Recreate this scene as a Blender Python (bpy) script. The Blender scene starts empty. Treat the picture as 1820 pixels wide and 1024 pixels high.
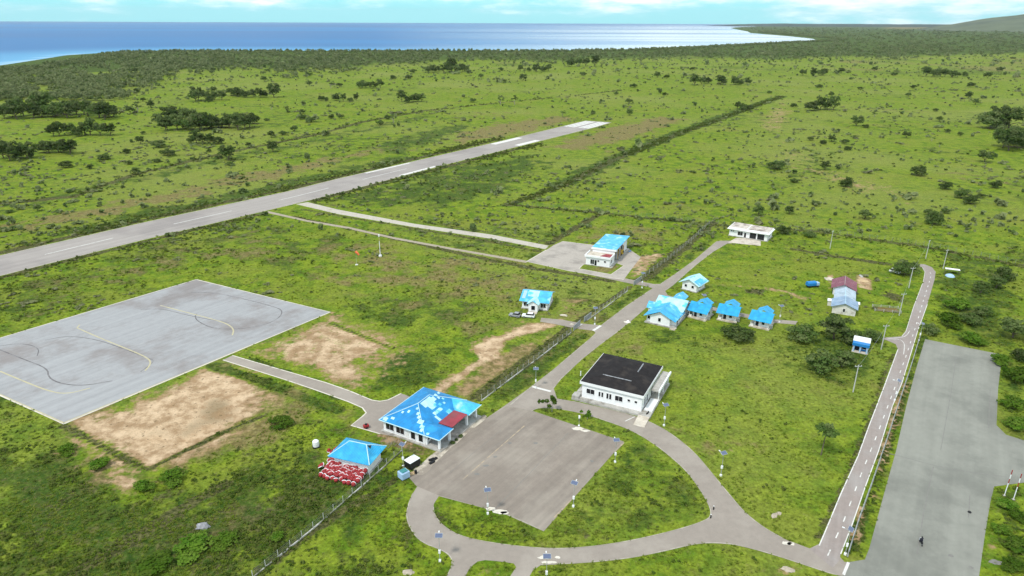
import bpy, bmesh, math, random
import numpy as np
from mathutils import Vector, Matrix
from mathutils.geometry import tessellate_polygon
random.seed(7); RNG = np.random.default_rng(11)
scene = bpy.context.scene
COL = scene.collection

# ------------------------------------------------------------------ camera
CAM_H, PITCH, ROLL, FPX = 95.0, math.radians(21.37), math.radians(0.22), 1212.0
FW = np.array([0, math.cos(PITCH), -math.sin(PITCH)])
_r0 = np.array([1.0, 0, 0]); _u0 = np.cross(_r0, FW)
RT = _r0*math.cos(ROLL) + _u0*math.sin(ROLL)
UP = _u0*math.cos(ROLL) - _r0*math.sin(ROLL)
cam = bpy.data.cameras.new('camera'); cam_o = bpy.data.objects.new('camera', cam); COL.objects.link(cam_o)
cam.sensor_width = 36.0; cam.lens = 36.0*FPX/1820.0; cam.clip_start = 0.5; cam.clip_end = 200000.0
mw = Matrix.Identity(4)
for i in range(3):
    mw[i][0], mw[i][1], mw[i][2] = RT[i], UP[i], -FW[i]
mw[2][3] = CAM_H
cam_o.matrix_world = mw
scene.camera = cam_o

# ------------------------------------------------------------------ sky, sun, exposure
SUN_EL, SUN_AZ = math.radians(56), math.radians(222)      # azimuth clockwise from +Y; behind and left of the viewer
scene.view_settings.view_transform = 'Standard'; scene.view_settings.look = 'None'
scene.view_settings.exposure = 0.46; scene.view_settings.gamma = 1.0
world = bpy.data.worlds.new('World'); scene.world = world; world.use_nodes = True
def NN(nt, t, **kw):
    n = nt.nodes.new(t)
    for k, v in kw.items():
        if k.startswith('i_'):
            key = k[2:]; key = int(key) if key.isdigit() else key.replace('_', ' ')
            n.inputs[key].default_value = v
        else: setattr(n, k, v)
    return n
def build_world():
    nt = world.node_tree; nt.nodes.clear(); L = nt.links.new
    out = NN(nt, 'ShaderNodeOutputWorld'); bg = NN(nt, 'ShaderNodeBackground'); bg.inputs[1].default_value = 0.148
    sky = NN(nt, 'ShaderNodeTexSky', sky_type='NISHITA', sun_disc=False, sun_elevation=SUN_EL, sun_rotation=SUN_AZ)
    sky.air_density = 1.0; sky.dust_density = 0.3; sky.ozone_density = 2.0
    tint = NN(nt, 'ShaderNodeMix', data_type='RGBA', blend_type='MULTIPLY'); tint.inputs[0].default_value = 1.0
    tint.inputs[7].default_value = (0.95, 1.0, 0.95, 1)
    L(sky.outputs[0], tint.inputs[6])
    tc = NN(nt, 'ShaderNodeTexCoord'); mp = NN(nt, 'ShaderNodeMapping'); mp.inputs['Scale'].default_value = (1.0, 1.0, 5.0)
    L(tc.outputs['Generated'], mp.inputs[0])
    n1 = NN(nt, 'ShaderNodeTexNoise'); n1.inputs['Scale'].default_value = 11; n1.inputs['Detail'].default_value = 7; n1.inputs['Roughness'].default_value = 0.62
    L(mp.outputs[0], n1.inputs['Vector'])
    n2 = NN(nt, 'ShaderNodeTexNoise'); n2.inputs['Scale'].default_value = 2.6; n2.inputs['Detail'].default_value = 3
    L(mp.outputs[0], n2.inputs['Vector'])
    sep = NN(nt, 'ShaderNodeSeparateXYZ'); L(tc.outputs['Generated'], sep.inputs[0])
    low = NN(nt, 'ShaderNodeMapRange', interpolation_type='SMOOTHSTEP'); low.inputs[1].default_value = 0.02; low.inputs[2].default_value = 0.16; low.inputs[3].default_value = 0.92; low.inputs[4].default_value = 0.0
    L(sep.outputs[2], low.inputs[0])
    band = NN(nt, 'ShaderNodeMix', data_type='RGBA'); band.inputs[7].default_value = (1.45, 4.9, 5.4, 1); L(low.outputs[0], band.inputs[0]); L(tint.outputs[2], band.inputs[6])
    # cloud cover grows with height above the horizon and towards the right
    el = NN(nt, 'ShaderNodeMapRange'); el.inputs[1].default_value = 0.004; el.inputs[2].default_value = 0.032; el.inputs[3].default_value = -0.20; el.inputs[4].default_value = 0.10
    L(sep.outputs[2], el.inputs[0])
    az = NN(nt, 'ShaderNodeMapRange'); az.inputs[1].default_value = -0.1; az.inputs[2].default_value = 0.45; az.inputs[3].default_value = 0.0; az.inputs[4].default_value = 0.16
    L(sep.outputs[0], az.inputs[0])
    def add(a, b):
        m = NN(nt, 'ShaderNodeMath', operation='ADD'); L(a, m.inputs[0]); L(b, m.inputs[1]); return m.outputs[0]
    h = NN(nt, 'ShaderNodeMath', operation='MULTIPLY'); h.inputs[1].default_value = 0.45; L(n2.outputs[0], h.inputs[0])
    s = add(add(add(n1.outputs[0], el.outputs[0]), az.outputs[0]), h.outputs[0])
    rp = NN(nt, 'ShaderNodeMapRange', interpolation_type='SMOOTHSTEP'); rp.inputs[1].default_value = 0.61; rp.inputs[2].default_value = 0.98
    L(s, rp.inputs[0])
    mul = NN(nt, 'ShaderNodeMath', operation='MULTIPLY'); mul.inputs[1].default_value = 0.85; L(rp.outputs[0], mul.inputs[0])
    cr = NN(nt, 'ShaderNodeValToRGB'); cr.color_ramp.elements[0].position = 0.35; cr.color_ramp.elements[0].color = (3.9, 4.9, 5.3, 1)
    cr.color_ramp.elements[1].position = 0.62; cr.color_ramp.elements[1].color = (7.2, 7.7, 7.8, 1)
    L(n1.outputs[0], cr.inputs[0])
    mx = NN(nt, 'ShaderNodeMix', data_type='RGBA'); L(mul.outputs[0], mx.inputs[0]); L(band.outputs[2], mx.inputs[6]); L(cr.outputs[0], mx.inputs[7])
    L(mx.outputs[2], bg.inputs[0]); L(bg.outputs[0], out.inputs[0])
build_world()
sun = bpy.data.lights.new('sun', 'SUN'); sun.energy = 2.1; sun.angle = math.radians(7.0); sun.color = (1.0, 0.96, 0.9)
sun_o = bpy.data.objects.new('sun', sun); COL.objects.link(sun_o)
_d = Vector((math.sin(SUN_AZ)*math.cos(SUN_EL), math.cos(SUN_AZ)*math.cos(SUN_EL), math.sin(SUN_EL)))
sun_o.rotation_euler = _d.to_track_quat('Z', 'Y').to_euler(); sun_o.location = (0, 0, 300)

# ------------------------------------------------------------------ helpers
def P(px, py, z=0.0):
    """world point at height z seen at photo pixel (px, py) of 1820 x 1024"""
    d = FW + (px-910)/FPX*RT - (py-512)/FPX*UP
    t = (z-CAM_H)/d[2]
    p = d*t
    return Vector((p[0], p[1], z))
def PN(px, py):
    px = np.asarray(px, float); py = np.asarray(py, float)
    d = FW[None] + ((px-910)/FPX)[:, None]*RT[None] - ((py-512)/FPX)[:, None]*UP[None]
    t = -CAM_H/d[:, 2]
    return d[:, :2]*t[:, None]
def pix(x, y, z=0.0):
    q = np.stack([np.asarray(x, float), np.asarray(y, float), np.asarray(z, float)*np.ones_like(np.asarray(x, float))-CAM_H], 1)
    w = q@FW
    return 910+FPX*(q@RT)/w, 512-FPX*(q@UP)/w
def tag(o, label=None, cat=None, group=None, kind=None):
    if label: o['label'] = label
    if cat: o['category'] = cat
    if group: o['group'] = group
    if kind: o['kind'] = kind
    return o
def thing(name, label, cat, loc=(0, 0, 0), yaw=0.0, group=None):
    o = bpy.data.objects.new(name, None); o.empty_display_size = 0.5; COL.objects.link(o)
    o.location = loc; o.rotation_euler = (0, 0, yaw)
    return tag(o, label, cat, group)
def copy_tree(o, parent=None):
    c = o.copy(); COL.objects.link(c)
    if parent: c.parent = parent
    for ch in list(o.children): copy_tree(ch, c)
    return c
class MB:
    def __init__(s): s.v = []; s.f = []; s.m = []
    def poly(s, pts, m=0):
        b = len(s.v); s.v += [tuple(p) for p in pts]; s.f.append(tuple(range(b, b+len(pts)))); s.m.append(m); return s
    def box(s, x0, x1, y0, y1, z0, z1, m=0):
        b = len(s.v)
        s.v += [(x0,y0,z0),(x1,y0,z0),(x1,y1,z0),(x0,y1,z0),(x0,y0,z1),(x1,y0,z1),(x1,y1,z1),(x0,y1,z1)]
        for q in ((0,3,2,1),(4,5,6,7),(0,1,5,4),(1,2,6,5),(2,3,7,6),(3,0,4,7)):
            s.f.append(tuple(b+i for i in q)); s.m.append(m)
        return s
    def tube(s, p, q, r0, r1=None, n=8, m=0, caps=True):
        r1 = r0 if r1 is None else r1
        p = Vector(p); q = Vector(q); d = (q-p).normalized()
        a = d.orthogonal().normalized(); c = d.cross(a); b = len(s.v)
        for o, r in ((p, r0), (q, r1)):
            for i in range(n):
                t = 2*math.pi*i/n; s.v.append(tuple(o + a*(r*math.cos(t)) + c*(r*math.sin(t))))
        for i in range(n):
            j = (i+1) % n; s.f.append((b+i, b+j, b+n+j, b+n+i)); s.m.append(m)
        if caps:
            s.f.append(tuple(b+i for i in reversed(range(n)))); s.m.append(m)
            s.f.append(tuple(b+n+i for i in range(n))); s.m.append(m)
        return s
    def lathe(s, prof, n=12, c=(0, 0, 0), m=0):
        b = len(s.v)
        for r, z in prof:
            for i in range(n):
                t = 2*math.pi*i/n; s.v.append((c[0]+r*math.cos(t), c[1]+r*math.sin(t), c[2]+z))
        for k in range(len(prof)-1):
            for i in range(n):
                j = (i+1) % n; s.f.append((b+k*n+i, b+k*n+j, b+(k+1)*n+j, b+(k+1)*n+i)); s.m.append(m)
        s.f.append(tuple(b+(len(prof)-1)*n+i for i in range(n))); s.m.append(m)
        return s
    def prism(s, prof, axis, a0, a1, m=0):
        """closed 2D profile extruded along axis 'x' (profile in y,z) or 'y' (profile in x,z)"""
        n = len(prof); b = len(s.v)
        for a in (a0, a1):
            for u, w in prof: s.v.append((a, u, w) if axis == 'x' else (u, a, w))
        for i in range(n):
            j = (i+1) % n; s.f.append((b+i, b+j, b+n+j, b+n+i)); s.m.append(m)
        s.f.append(tuple(b+i for i in reversed(range(n)))); s.m.append(m)
        s.f.append(tuple(b+n+i for i in range(n))); s.m.append(m)
        return s
    def build(s, name, mats, parent=None, loc=None, yaw=0.0, smooth=False, bevel=0.0):
        me = bpy.data.meshes.new(name); me.from_pydata(s.v, [], s.f); me.update()
        bm = bmesh.new(); bm.from_mesh(me); bmesh.ops.recalc_face_normals(bm, faces=bm.faces); bm.to_mesh(me); bm.free()
        for mm in (mats if isinstance(mats, (list, tuple)) else [mats]): me.materials.append(mm)
        me.polygons.foreach_set('material_index', np.array(s.m, dtype=np.int32))
        if smooth: me.polygons.foreach_set('use_smooth', np.ones(len(me.polygons), dtype=bool))
        o = bpy.data.objects.new(name, me); COL.objects.link(o)
        if parent: o.parent = parent
        if loc is not None: o.location = loc; o.rotation_euler = (0, 0, yaw)
        if bevel:
            md = o.modifiers.new('bevel', 'BEVEL'); md.width = bevel; md.segments = 1; md.limit_method = 'ANGLE'
        return o
def np_mesh(name, V, F, mats, attr=None, smooth=False, parent=None):
    """V (n,3), F (m,k) arrays"""
    me = bpy.data.meshes.new(name); n, k = F.shape
    me.vertices.add(len(V)); me.vertices.foreach_set('co', V.astype(np.float32).ravel())
    me.loops.add(n*k); me.loops.foreach_set('vertex_index', F.astype(np.int32).ravel())
    me.polygons.add(n); me.polygons.foreach_set('loop_start', np.arange(0, n*k, k, dtype=np.int32))
    me.polygons.foreach_set('loop_total', np.full(n, k, dtype=np.int32))
    if smooth: me.polygons.foreach_set('use_smooth', np.ones(n, dtype=bool))
    me.update(calc_edges=True)
    for a, d in (attr or {}).items():
        at = me.attributes.new(a, 'FLOAT_COLOR', 'POINT'); at.data.foreach_set('color', d.astype(np.float32).ravel())
    for mm in (mats if isinstance(mats, (list, tuple)) else [mats]): me.materials.append(mm)
    o = bpy.data.objects.new(name, me); COL.objects.link(o)
    if parent: o.parent = parent
    return o

# --- noise in numpy
def _hash(ix, iy, seed):
    h = (ix.astype(np.int64)*374761393 + iy.astype(np.int64)*668265263 + seed*1274126177) & 0xffffffff
    h = ((h ^ (h >> 13))*1274126177) & 0xffffffff
    return ((h ^ (h >> 16)) & 0xffff)/65535.0
def vnoise(x, y, seed=0):
    ix = np.floor(x); iy = np.floor(y); fx = x-ix; fy = y-iy
    fx = fx*fx*(3-2*fx); fy = fy*fy*(3-2*fy)
    a = _hash(ix, iy, seed); b = _hash(ix+1, iy, seed); c = _hash(ix, iy+1, seed); d = _hash(ix+1, iy+1, seed)
    return (a*(1-fx)+b*fx)*(1-fy) + (c*(1-fx)+d*fx)*fy
def fbm(x, y, scale, seed=0, octs=4):
    s = 0; a = 0.5; t = 0
    for o in range(octs):
        s = s + a*vnoise(x/scale*2**o + 17.3*o, y/scale*2**o - 9.1*o, seed+o); t += a; a *= 0.5
    return s/t
def sd_poly(pts, poly):
    """signed distance (negative inside) of points (n,2) to polygon (m,2)"""
    x, y = pts[:, 0], pts[:, 1]; d = np.full(len(pts), 1e18); ins = np.zeros(len(pts), bool); m = len(poly)
    for i in range(m):
        a = poly[i]; b = poly[(i+1) % m]; e = b-a; wx = x-a[0]; wy = y-a[1]
        t = np.clip((wx*e[0]+wy*e[1])/max(e@e, 1e-9), 0, 1)
        d = np.minimum(d, (wx-t*e[0])**2+(wy-t*e[1])**2)
        c = (a[1] > y) != (b[1] > y)
        if abs(b[1]-a[1]) > 1e-12: ins ^= c & (x < (b[0]-a[0])*(y-a[1])/(b[1]-a[1])+a[0])
    d = np.sqrt(d); return np.where(ins, -d, d)
def d_line(pts, line):
    d = np.full(len(pts), 1e18)
    for a, b in zip(line[:-1], line[1:]):
        e = b-a; wx = pts[:, 0]-a[0]; wy = pts[:, 1]-a[1]; t = np.clip((wx*e[0]+wy*e[1])/max(e@e, 1e-9), 0, 1)
        d = np.minimum(d, (wx-t*e[0])**2+(wy-t*e[1])**2)
    return np.sqrt(d)
def W(pp): return PN([p[0] for p in pp], [p[1] for p in pp])

# ------------------------------------------------------------------ materials
def new_mat(name):
    m = bpy.data.materials.new(name); m.use_nodes = True; nt = m.node_tree; nt.nodes.clear()
    out = NN(nt, 'ShaderNodeOutputMaterial'); b = NN(nt, 'ShaderNodeBsdfPrincipled'); nt.links.new(b.outputs[0], out.inputs[0])
    return m, nt, b
def mat(name, c, rough=0.7, var=0.15, scale=1.5, c2=None, s2=None, thr=(0.45, 0.7), bump=0.0, bscale=8.0, metal=0.0, spec=0.3, stretch=None, obj=True):
    """base colour with fine variation of brightness, plus blotches of a second colour (dirt, wear)"""
    m, nt, b = new_mat(name); L = nt.links.new
    tc = NN(nt, 'ShaderNodeTexCoord'); vec = tc.outputs['Object']
    if stretch:
        mp = NN(nt, 'ShaderNodeMapping'); mp.inputs['Scale'].default_value = stretch; L(vec, mp.inputs[0]); vec = mp.outputs[0]
    n = NN(nt, 'ShaderNodeTexNoise'); n.inputs['Scale'].default_value = scale; n.inputs['Detail'].default_value = 6; n.inputs['Roughness'].default_value = 0.65
    L(vec, n.inputs['Vector'])
    r = NN(nt, 'ShaderNodeMapRange'); r.inputs[1].default_value = 0.25; r.inputs[2].default_value = 0.75; r.inputs[3].default_value = 1-var; r.inputs[4].default_value = 1+var
    L(n.outputs[0], r.inputs[0])
    mx = NN(nt, 'ShaderNodeMix', data_type='RGBA', blend_type='MULTIPLY'); mx.inputs[0].default_value = 1; mx.inputs[6].default_value = (*c, 1)
    L(r.outputs[0], mx.inputs[7]); col = mx.outputs[2]
    if c2:
        n2 = NN(nt, 'ShaderNodeTexNoise'); n2.inputs['Scale'].default_value = s2 or scale*0.4; n2.inputs['Detail'].default_value = 7; n2.inputs['Roughness'].default_value = 0.7
        L(vec, n2.inputs['Vector'])
        r2 = NN(nt, 'ShaderNodeMapRange', interpolation_type='SMOOTHSTEP'); r2.inputs[1].default_value = thr[0]; r2.inputs[2].default_value = thr[1]
        L(n2.outputs[0], r2.inputs[0])
        m2 = NN(nt, 'ShaderNodeMix', data_type='RGBA'); m2.inputs[7].default_value = (*c2, 1); L(r2.outputs[0], m2.inputs[0]); L(col, m2.inputs[6]); col = m2.outputs[2]
    L(col, b.inputs['Base Color'])
    b.inputs['Roughness'].default_value = rough; b.inputs['Metallic'].default_value = metal; b.inputs['Specular IOR Level'].default_value = spec
    if bump:
        n3 = NN(nt, 'ShaderNodeTexNoise'); n3.inputs['Scale'].default_value = bscale; n3.inputs['Detail'].default_value = 5; L(vec, n3.inputs['Vector'])
        bp = NN(nt, 'ShaderNodeBump'); bp.inputs['Strength'].default_value = bump; L(n3.outputs[0], bp.inputs['Height']); L(bp.outputs[0], b.inputs['Normal'])
    return m
def roof_mat(name, c, c2=None, axis='x', rough=0.45, thr=(0.5, 0.7)):
    """ribbed sheet roofing: fine ribs in colour and bump running down the slope"""
    m, nt, b = new_mat(name); L = nt.links.new
    tc = NN(nt, 'ShaderNodeTexCoord'); vec = tc.outputs['Object']
    w = NN(nt, 'ShaderNodeTexWave', bands_direction='X' if axis == 'x' else 'Y'); w.inputs['Scale'].default_value = 0.9; w.inputs['Distortion'].default_value = 0.0
    L(vec, w.inputs['Vector'])
    n = NN(nt, 'ShaderNodeTexNoise'); n.inputs['Scale'].default_value = 0.6; n.inputs['Detail'].default_value = 6; L(vec, n.inputs['Vector'])
    r = NN(nt, 'ShaderNodeMapRange'); r.inputs[1].default_value = 0.3; r.inputs[2].default_value = 0.7; r.inputs[3].default_value = 0.78; r.inputs[4].default_value = 1.18
    L(n.outputs[0], r.inputs[0])
    rw = NN(nt, 'ShaderNodeMapRange'); rw.inputs[3].default_value = 0.86; rw.inputs[4].default_value = 1.06; L(w.outputs[1], rw.inputs[0])
    mm = NN(nt, 'ShaderNodeMath', operation='MULTIPLY'); L(r.outputs[0], mm.inputs[0]); L(rw.outputs[0], mm.inputs[1])
    mx = NN(nt, 'ShaderNodeMix', data_type='RGBA', blend_type='MULTIPLY'); mx.inputs[0].default_value = 1; mx.inputs[6].default_value = (*c, 1); L(mm.outputs[0], mx.inputs[7]); col = mx.outputs[2]
    if c2:
        n2 = NN(nt, 'ShaderNodeTexNoise'); n2.inputs['Scale'].default_value = 0.35; n2.inputs['Detail'].default_value = 5; L(vec, n2.inputs['Vector'])
        r2 = NN(nt, 'ShaderNodeMapRange', interpolation_type='SMOOTHSTEP'); r2.inputs[1].default_value = thr[0]; r2.inputs[2].default_value = thr[1]; L(n2.outputs[0], r2.inputs[0])
        m2 = NN(nt, 'ShaderNodeMix', data_type='RGBA'); m2.inputs[7].default_value = (*c2, 1); L(r2.outputs[0], m2.inputs[0]); L(col, m2.inputs[6]); col = m2.outputs[2]
    L(col, b.inputs['Base Color']); b.inputs['Roughness'].default_value = rough; b.inputs['Specular IOR Level'].default_value = 0.4
    bp = NN(nt, 'ShaderNodeBump'); bp.inputs['Strength'].default_value = 0.5; bp.inputs['Distance'].default_value = 0.05; L(w.outputs[1], bp.inputs['Height']); L(bp.outputs[0], b.inputs['Normal'])
    return m
M = {}
M['white'] = mat('white_paint', (0.80, 0.80, 0.79), 0.6, 0.05, 0.8, (0.55, 0.52, 0.46), 0.5, (0.6, 0.85))
M['white_stained'] = mat('stained_white_paint', (0.76, 0.75, 0.72), 0.7, 0.08, 0.8, (0.30, 0.28, 0.25), 0.6, (0.5, 0.75))
M['stainroof'] = mat('stained_flat_roof', (0.55, 0.49, 0.42), 0.85, 0.2, 0.5, (0.25, 0.20, 0.17), 0.35, (0.42, 0.62))
M['cream'] = mat('pale_plaster', (0.66, 0.64, 0.58), 0.7, 0.1, 0.9, (0.4, 0.36, 0.3), 0.5)
M['conc'] = mat('old_concrete', (0.42, 0.40, 0.36), 0.85, 0.2, 0.8, (0.2, 0.18, 0.15), 0.5, (0.45, 0.7), 0.2)
M['slab'] = mat('pale_concrete', (0.56, 0.50, 0.41), 0.85, 0.2, 0.6, (0.34, 0.27, 0.2), 0.35, (0.45, 0.7))
M['glass'] = mat('dark_glass', (0.012, 0.014, 0.018), 0.15, 0.2, 1.0, spec=0.5)
M['dark'] = mat('painted_opening_shade', (0.02, 0.02, 0.022), 0.8, 0.3, 1.0)  # near-black colour standing in for the shade inside openings and gaps
M['black'] = mat('black_paint', (0.012, 0.012, 0.013), 0.5, 0.2, 2.0)
M['steel'] = mat('galvanised_steel', (0.46, 0.48, 0.48), 0.45, 0.15, 3.0, metal=0.4)
M['wire'] = mat('fence_wire', (0.22, 0.23, 0.21), 0.6, 0.2, 3.0)
M['palemetal'] = mat('pale_painted_metal', (0.58, 0.62, 0.58), 0.5, 0.1, 3.0)
M['base'] = mat('weathered_fence_base', (0.50, 0.48, 0.43), 0.9, 0.2, 1.0, (0.12, 0.13, 0.07), 0.12, (0.44, 0.56))
M['trackbrown'] = mat('brown_track', (0.34, 0.29, 0.215), 0.95, 0.2, 0.8, (0.24, 0.20, 0.12), 0.25, (0.5, 0.75))
M['polegrey'] = mat('pole_concrete', (0.48, 0.48, 0.45), 0.8, 0.15, 3.0)
M['panel'] = mat('solar_panel', (0.10, 0.125, 0.20), 0.35, 0.2, 3.0, spec=0.5)
M['red'] = mat('red_paint', (0.30, 0.022, 0.026), 0.65, 0.4, 2.0, (0.42, 0.13, 0.12), 0.8, (0.48, 0.72))
M['redroof'] = roof_mat('red_sheet_roof', (0.30, 0.035, 0.045), (0.22, 0.06, 0.06))
M['maroonroof'] = roof_mat('maroon_sheet_roof', (0.20, 0.045, 0.07), (0.27, 0.10, 0.12), axis='y')
M['blueroof'] = roof_mat('blue_sheet_roof', (0.022, 0.33, 0.61), (0.06, 0.45, 0.70), axis='x')
M['blueroof_y'] = roof_mat('blue_sheet_roof_side', (0.022, 0.33, 0.61), (0.06, 0.45, 0.70), axis='y')
M['cyanfront'] = roof_mat('cyan_front_roof', (0.045, 0.38, 0.68), (0.15, 0.52, 0.75), axis='y')
M['termroof'] = roof_mat('terminal_blue_roof', (0.010, 0.225, 0.52), (0.02, 0.30, 0.60), axis='y', thr=(0.5, 0.75))
M['termwing'] = roof_mat('terminal_wing_roof', (0.06, 0.47, 0.72), (0.16, 0.60, 0.78), axis='x')
M['cyanroof'] = roof_mat('faded_cyan_roof', (0.075, 0.44, 0.73), (0.36, 0.66, 0.78), axis='x')
M['palecyan'] = roof_mat('bleached_roof', (0.44, 0.70, 0.74), (0.10, 0.50, 0.70), axis='x', thr=(0.52, 0.62))
M['slateroof'] = roof_mat('blue_grey_roof', (0.24, 0.34, 0.46), (0.34, 0.42, 0.50), axis='y')
M['paleroof'] = roof_mat('pale_grey_roof', (0.42, 0.50, 0.56), (0.26, 0.33, 0.38), axis='y')
M['blackroof'] = roof_mat('black_tile_roof', (0.026, 0.023, 0.023), (0.045, 0.038, 0.034), axis='x', rough=0.9)
M['blackroof'].node_tree.nodes['Principled BSDF'].inputs['Specular IOR Level'].default_value = 0.12
M['ridge'] = mat('ridge_cap', (0.30, 0.31, 0.32), 0.6, 0.3, 1.5, (0.05, 0.05, 0.05), 0.8)
M['cap'] = mat('pale_blue_cap', (0.45, 0.66, 0.72), 0.5, 0.1, 1.0)
M['bluepaint'] = mat('blue_paint', (0.02, 0.20, 0.50), 0.5, 0.1, 2.0)
M['lightblue'] = mat('pale_blue_paint', (0.35, 0.5, 0.68), 0.5, 0.1, 2.0)
M['teal'] = mat('teal_lid', (0.05, 0.22, 0.22), 0.5, 0.2, 2.0)
M['tan'] = mat('tan_paint', (0.50, 0.36, 0.2), 0.7, 0.2, 2.0)
M['yellow'] = mat('yellow_paint', (0.62, 0.40, 0.03), 0.5, 0.15, 2.0)
M['orange'] = mat('orange_cloth', (0.75, 0.17, 0.07), 0.7, 0.1, 2.0)
M['greyp'] = mat('grey_paint', (0.30, 0.31, 0.32), 0.5, 0.15, 2.0)
M['tyre'] = mat('tyre_rubber', (0.02, 0.02, 0.02), 0.8, 0.2, 4.0)
M['skin'] = mat('skin', (0.22, 0.11, 0.07), 0.5, 0.1, 4.0)
M['cloth'] = mat('dark_cloth', (0.02, 0.02, 0.03), 0.9, 0.2, 6.0)
M['bark'] = mat('bark', (0.13, 0.10, 0.075), 0.9, 0.3, 3.0)
M['palebark'] = mat('pale_bark', (0.34, 0.30, 0.26), 0.9, 0.25, 3.0)
M['rock'] = mat('rubble_stone', (0.40, 0.34, 0.26), 0.9, 0.3, 1.5)
M['greyrock'] = mat('grey_stone', (0.28, 0.28, 0.29), 0.9, 0.35, 1.5)
M['asph'] = mat('worn_asphalt', (0.225, 0.188, 0.153), 0.85, 0.10, 0.7, (0.285, 0.245, 0.20), 0.07, (0.42, 0.66), 0.1, 12)
M['road'] = mat('road_asphalt', (0.275, 0.235, 0.196), 0.85, 0.09, 0.8, (0.33, 0.287, 0.24), 0.08, (0.42, 0.65), 0.1, 12)
M['lane'] = mat('lane_asphalt', (0.285, 0.238, 0.21), 0.85, 0.08, 0.8, (0.31, 0.275, 0.25), 0.1, (0.42, 0.65), 0.1, 12)
M['grey'] = mat('grey_asphalt', (0.245, 0.243, 0.205), 0.85, 0.08, 0.5, (0.180, 0.180, 0.152), 0.045, (0.44, 0.66), 0.1, 12)
M['apron'] = mat('apron_asphalt', (0.32, 0.318, 0.315), 0.8, 0.07, 0.5, (0.235, 0.212, 0.20), 0.035, (0.46, 0.66), 0.1, 12)
M['runway'] = mat('runway_asphalt', (0.325, 0.29, 0.26), 0.85, 0.08, 0.4, (0.26, 0.23, 0.21), 0.025, (0.45, 0.65), 0.1, 12, stretch=(1, 1, 1))
M['fireconc'] = mat('apron_concrete', (0.39, 0.345, 0.295), 0.85, 0.1, 0.6, (0.28, 0.25, 0.215), 0.12, (0.45, 0.65))
M['edge'] = mat('road_edge_concrete', (0.62, 0.57, 0.48), 0.85, 0.2, 0.8, (0.4, 0.33, 0.24), 0.4, (0.5, 0.75))
M['softedge'] = mat('worn_road_edge', (0.40, 0.36, 0.29), 0.9, 0.2, 0.8, (0.27, 0.24, 0.19), 0.25, (0.40, 0.6))
M['paint'] = mat('road_paint', (0.66, 0.64, 0.59), 0.7, 0.12, 1.5, (0.36, 0.33, 0.29), 0.7, (0.48, 0.72))
M['fadedpaint'] = mat('faded_bay_paint', (0.42, 0.33, 0.22), 0.9, 0.15, 1.5, (0.27, 0.225, 0.18), 0.8, (0.40, 0.60))
M['ypaint'] = mat('faded_yellow_paint', (0.46, 0.41, 0.25), 0.8, 0.15, 1.0, (0.36, 0.33, 0.27), 0.4, (0.45, 0.75))
M['rubber'] = mat('tyre_marks', (0.13, 0.12, 0.12), 0.9, 0.2, 1.0, (0.26, 0.25, 0.25), 0.3, (0.4, 0.7))
M['joint'] = mat('pavement_joint', (0.20, 0.19, 0.17), 0.9, 0.2, 1.0)
M['dust'] = mat('dusty_concrete', (0.50, 0.44, 0.35), 0.95, 0.2, 0.8, (0.27, 0.23, 0.185), 0.28, (0.44, 0.58))
M['grav'] = mat('pale_track', (0.45, 0.41, 0.34), 0.9, 0.2, 0.8, (0.32, 0.27, 0.18), 0.25, (0.5, 0.75))

def streaks(m, ang, amt=0.18, sx=0.012, sy=0.55):
    """long worn streaks along a direction of travel"""
    nt = m.node_tree; L = nt.links.new; b = [n for n in nt.nodes if n.type == 'BSDF_PRINCIPLED'][0]; src = b.inputs['Base Color'].links[0].from_socket
    tc = NN(nt, 'ShaderNodeTexCoord'); r = NN(nt, 'ShaderNodeMapping'); r.inputs['Rotation'].default_value = (0, 0, -ang); L(tc.outputs['Object'], r.inputs[0])
    q = NN(nt, 'ShaderNodeMapping'); q.inputs['Scale'].default_value = (sx, sy, 1); L(r.outputs[0], q.inputs[0])
    n = NN(nt, 'ShaderNodeTexNoise'); n.inputs['Scale'].default_value = 1.0; n.inputs['Detail'].default_value = 5; n.inputs['Roughness'].default_value = 0.6; L(q.outputs[0], n.inputs['Vector'])
    g = NN(nt, 'ShaderNodeMapRange'); g.inputs[1].default_value = 0.3; g.inputs[2].default_value = 0.7; g.inputs[3].default_value = 1-amt; g.inputs[4].default_value = 1+amt; L(n.outputs[0], g.inputs[0])
    x = NN(nt, 'ShaderNodeMix', data_type='RGBA', blend_type='MULTIPLY'); x.inputs[0].default_value = 1; L(src, x.inputs[6]); L(g.outputs[0], x.inputs[7]); L(x.outputs[2], b.inputs['Base Color'])
streaks(M['apron'], math.atan2(-71.5, -49.4), 0.10); streaks(M['grey'], math.atan2(99, 64), 0.09, 0.015, 0.35); streaks(M['runway'], math.atan2(0.8, 0.6), 0.10, 0.006, 0.4)
streaks(M['asph'], math.atan2(1.0, 0.75), 0.15, 0.03, 0.5); streaks(M['lane'], math.atan2(99, 50), 0.08, 0.02, 0.9)
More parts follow.
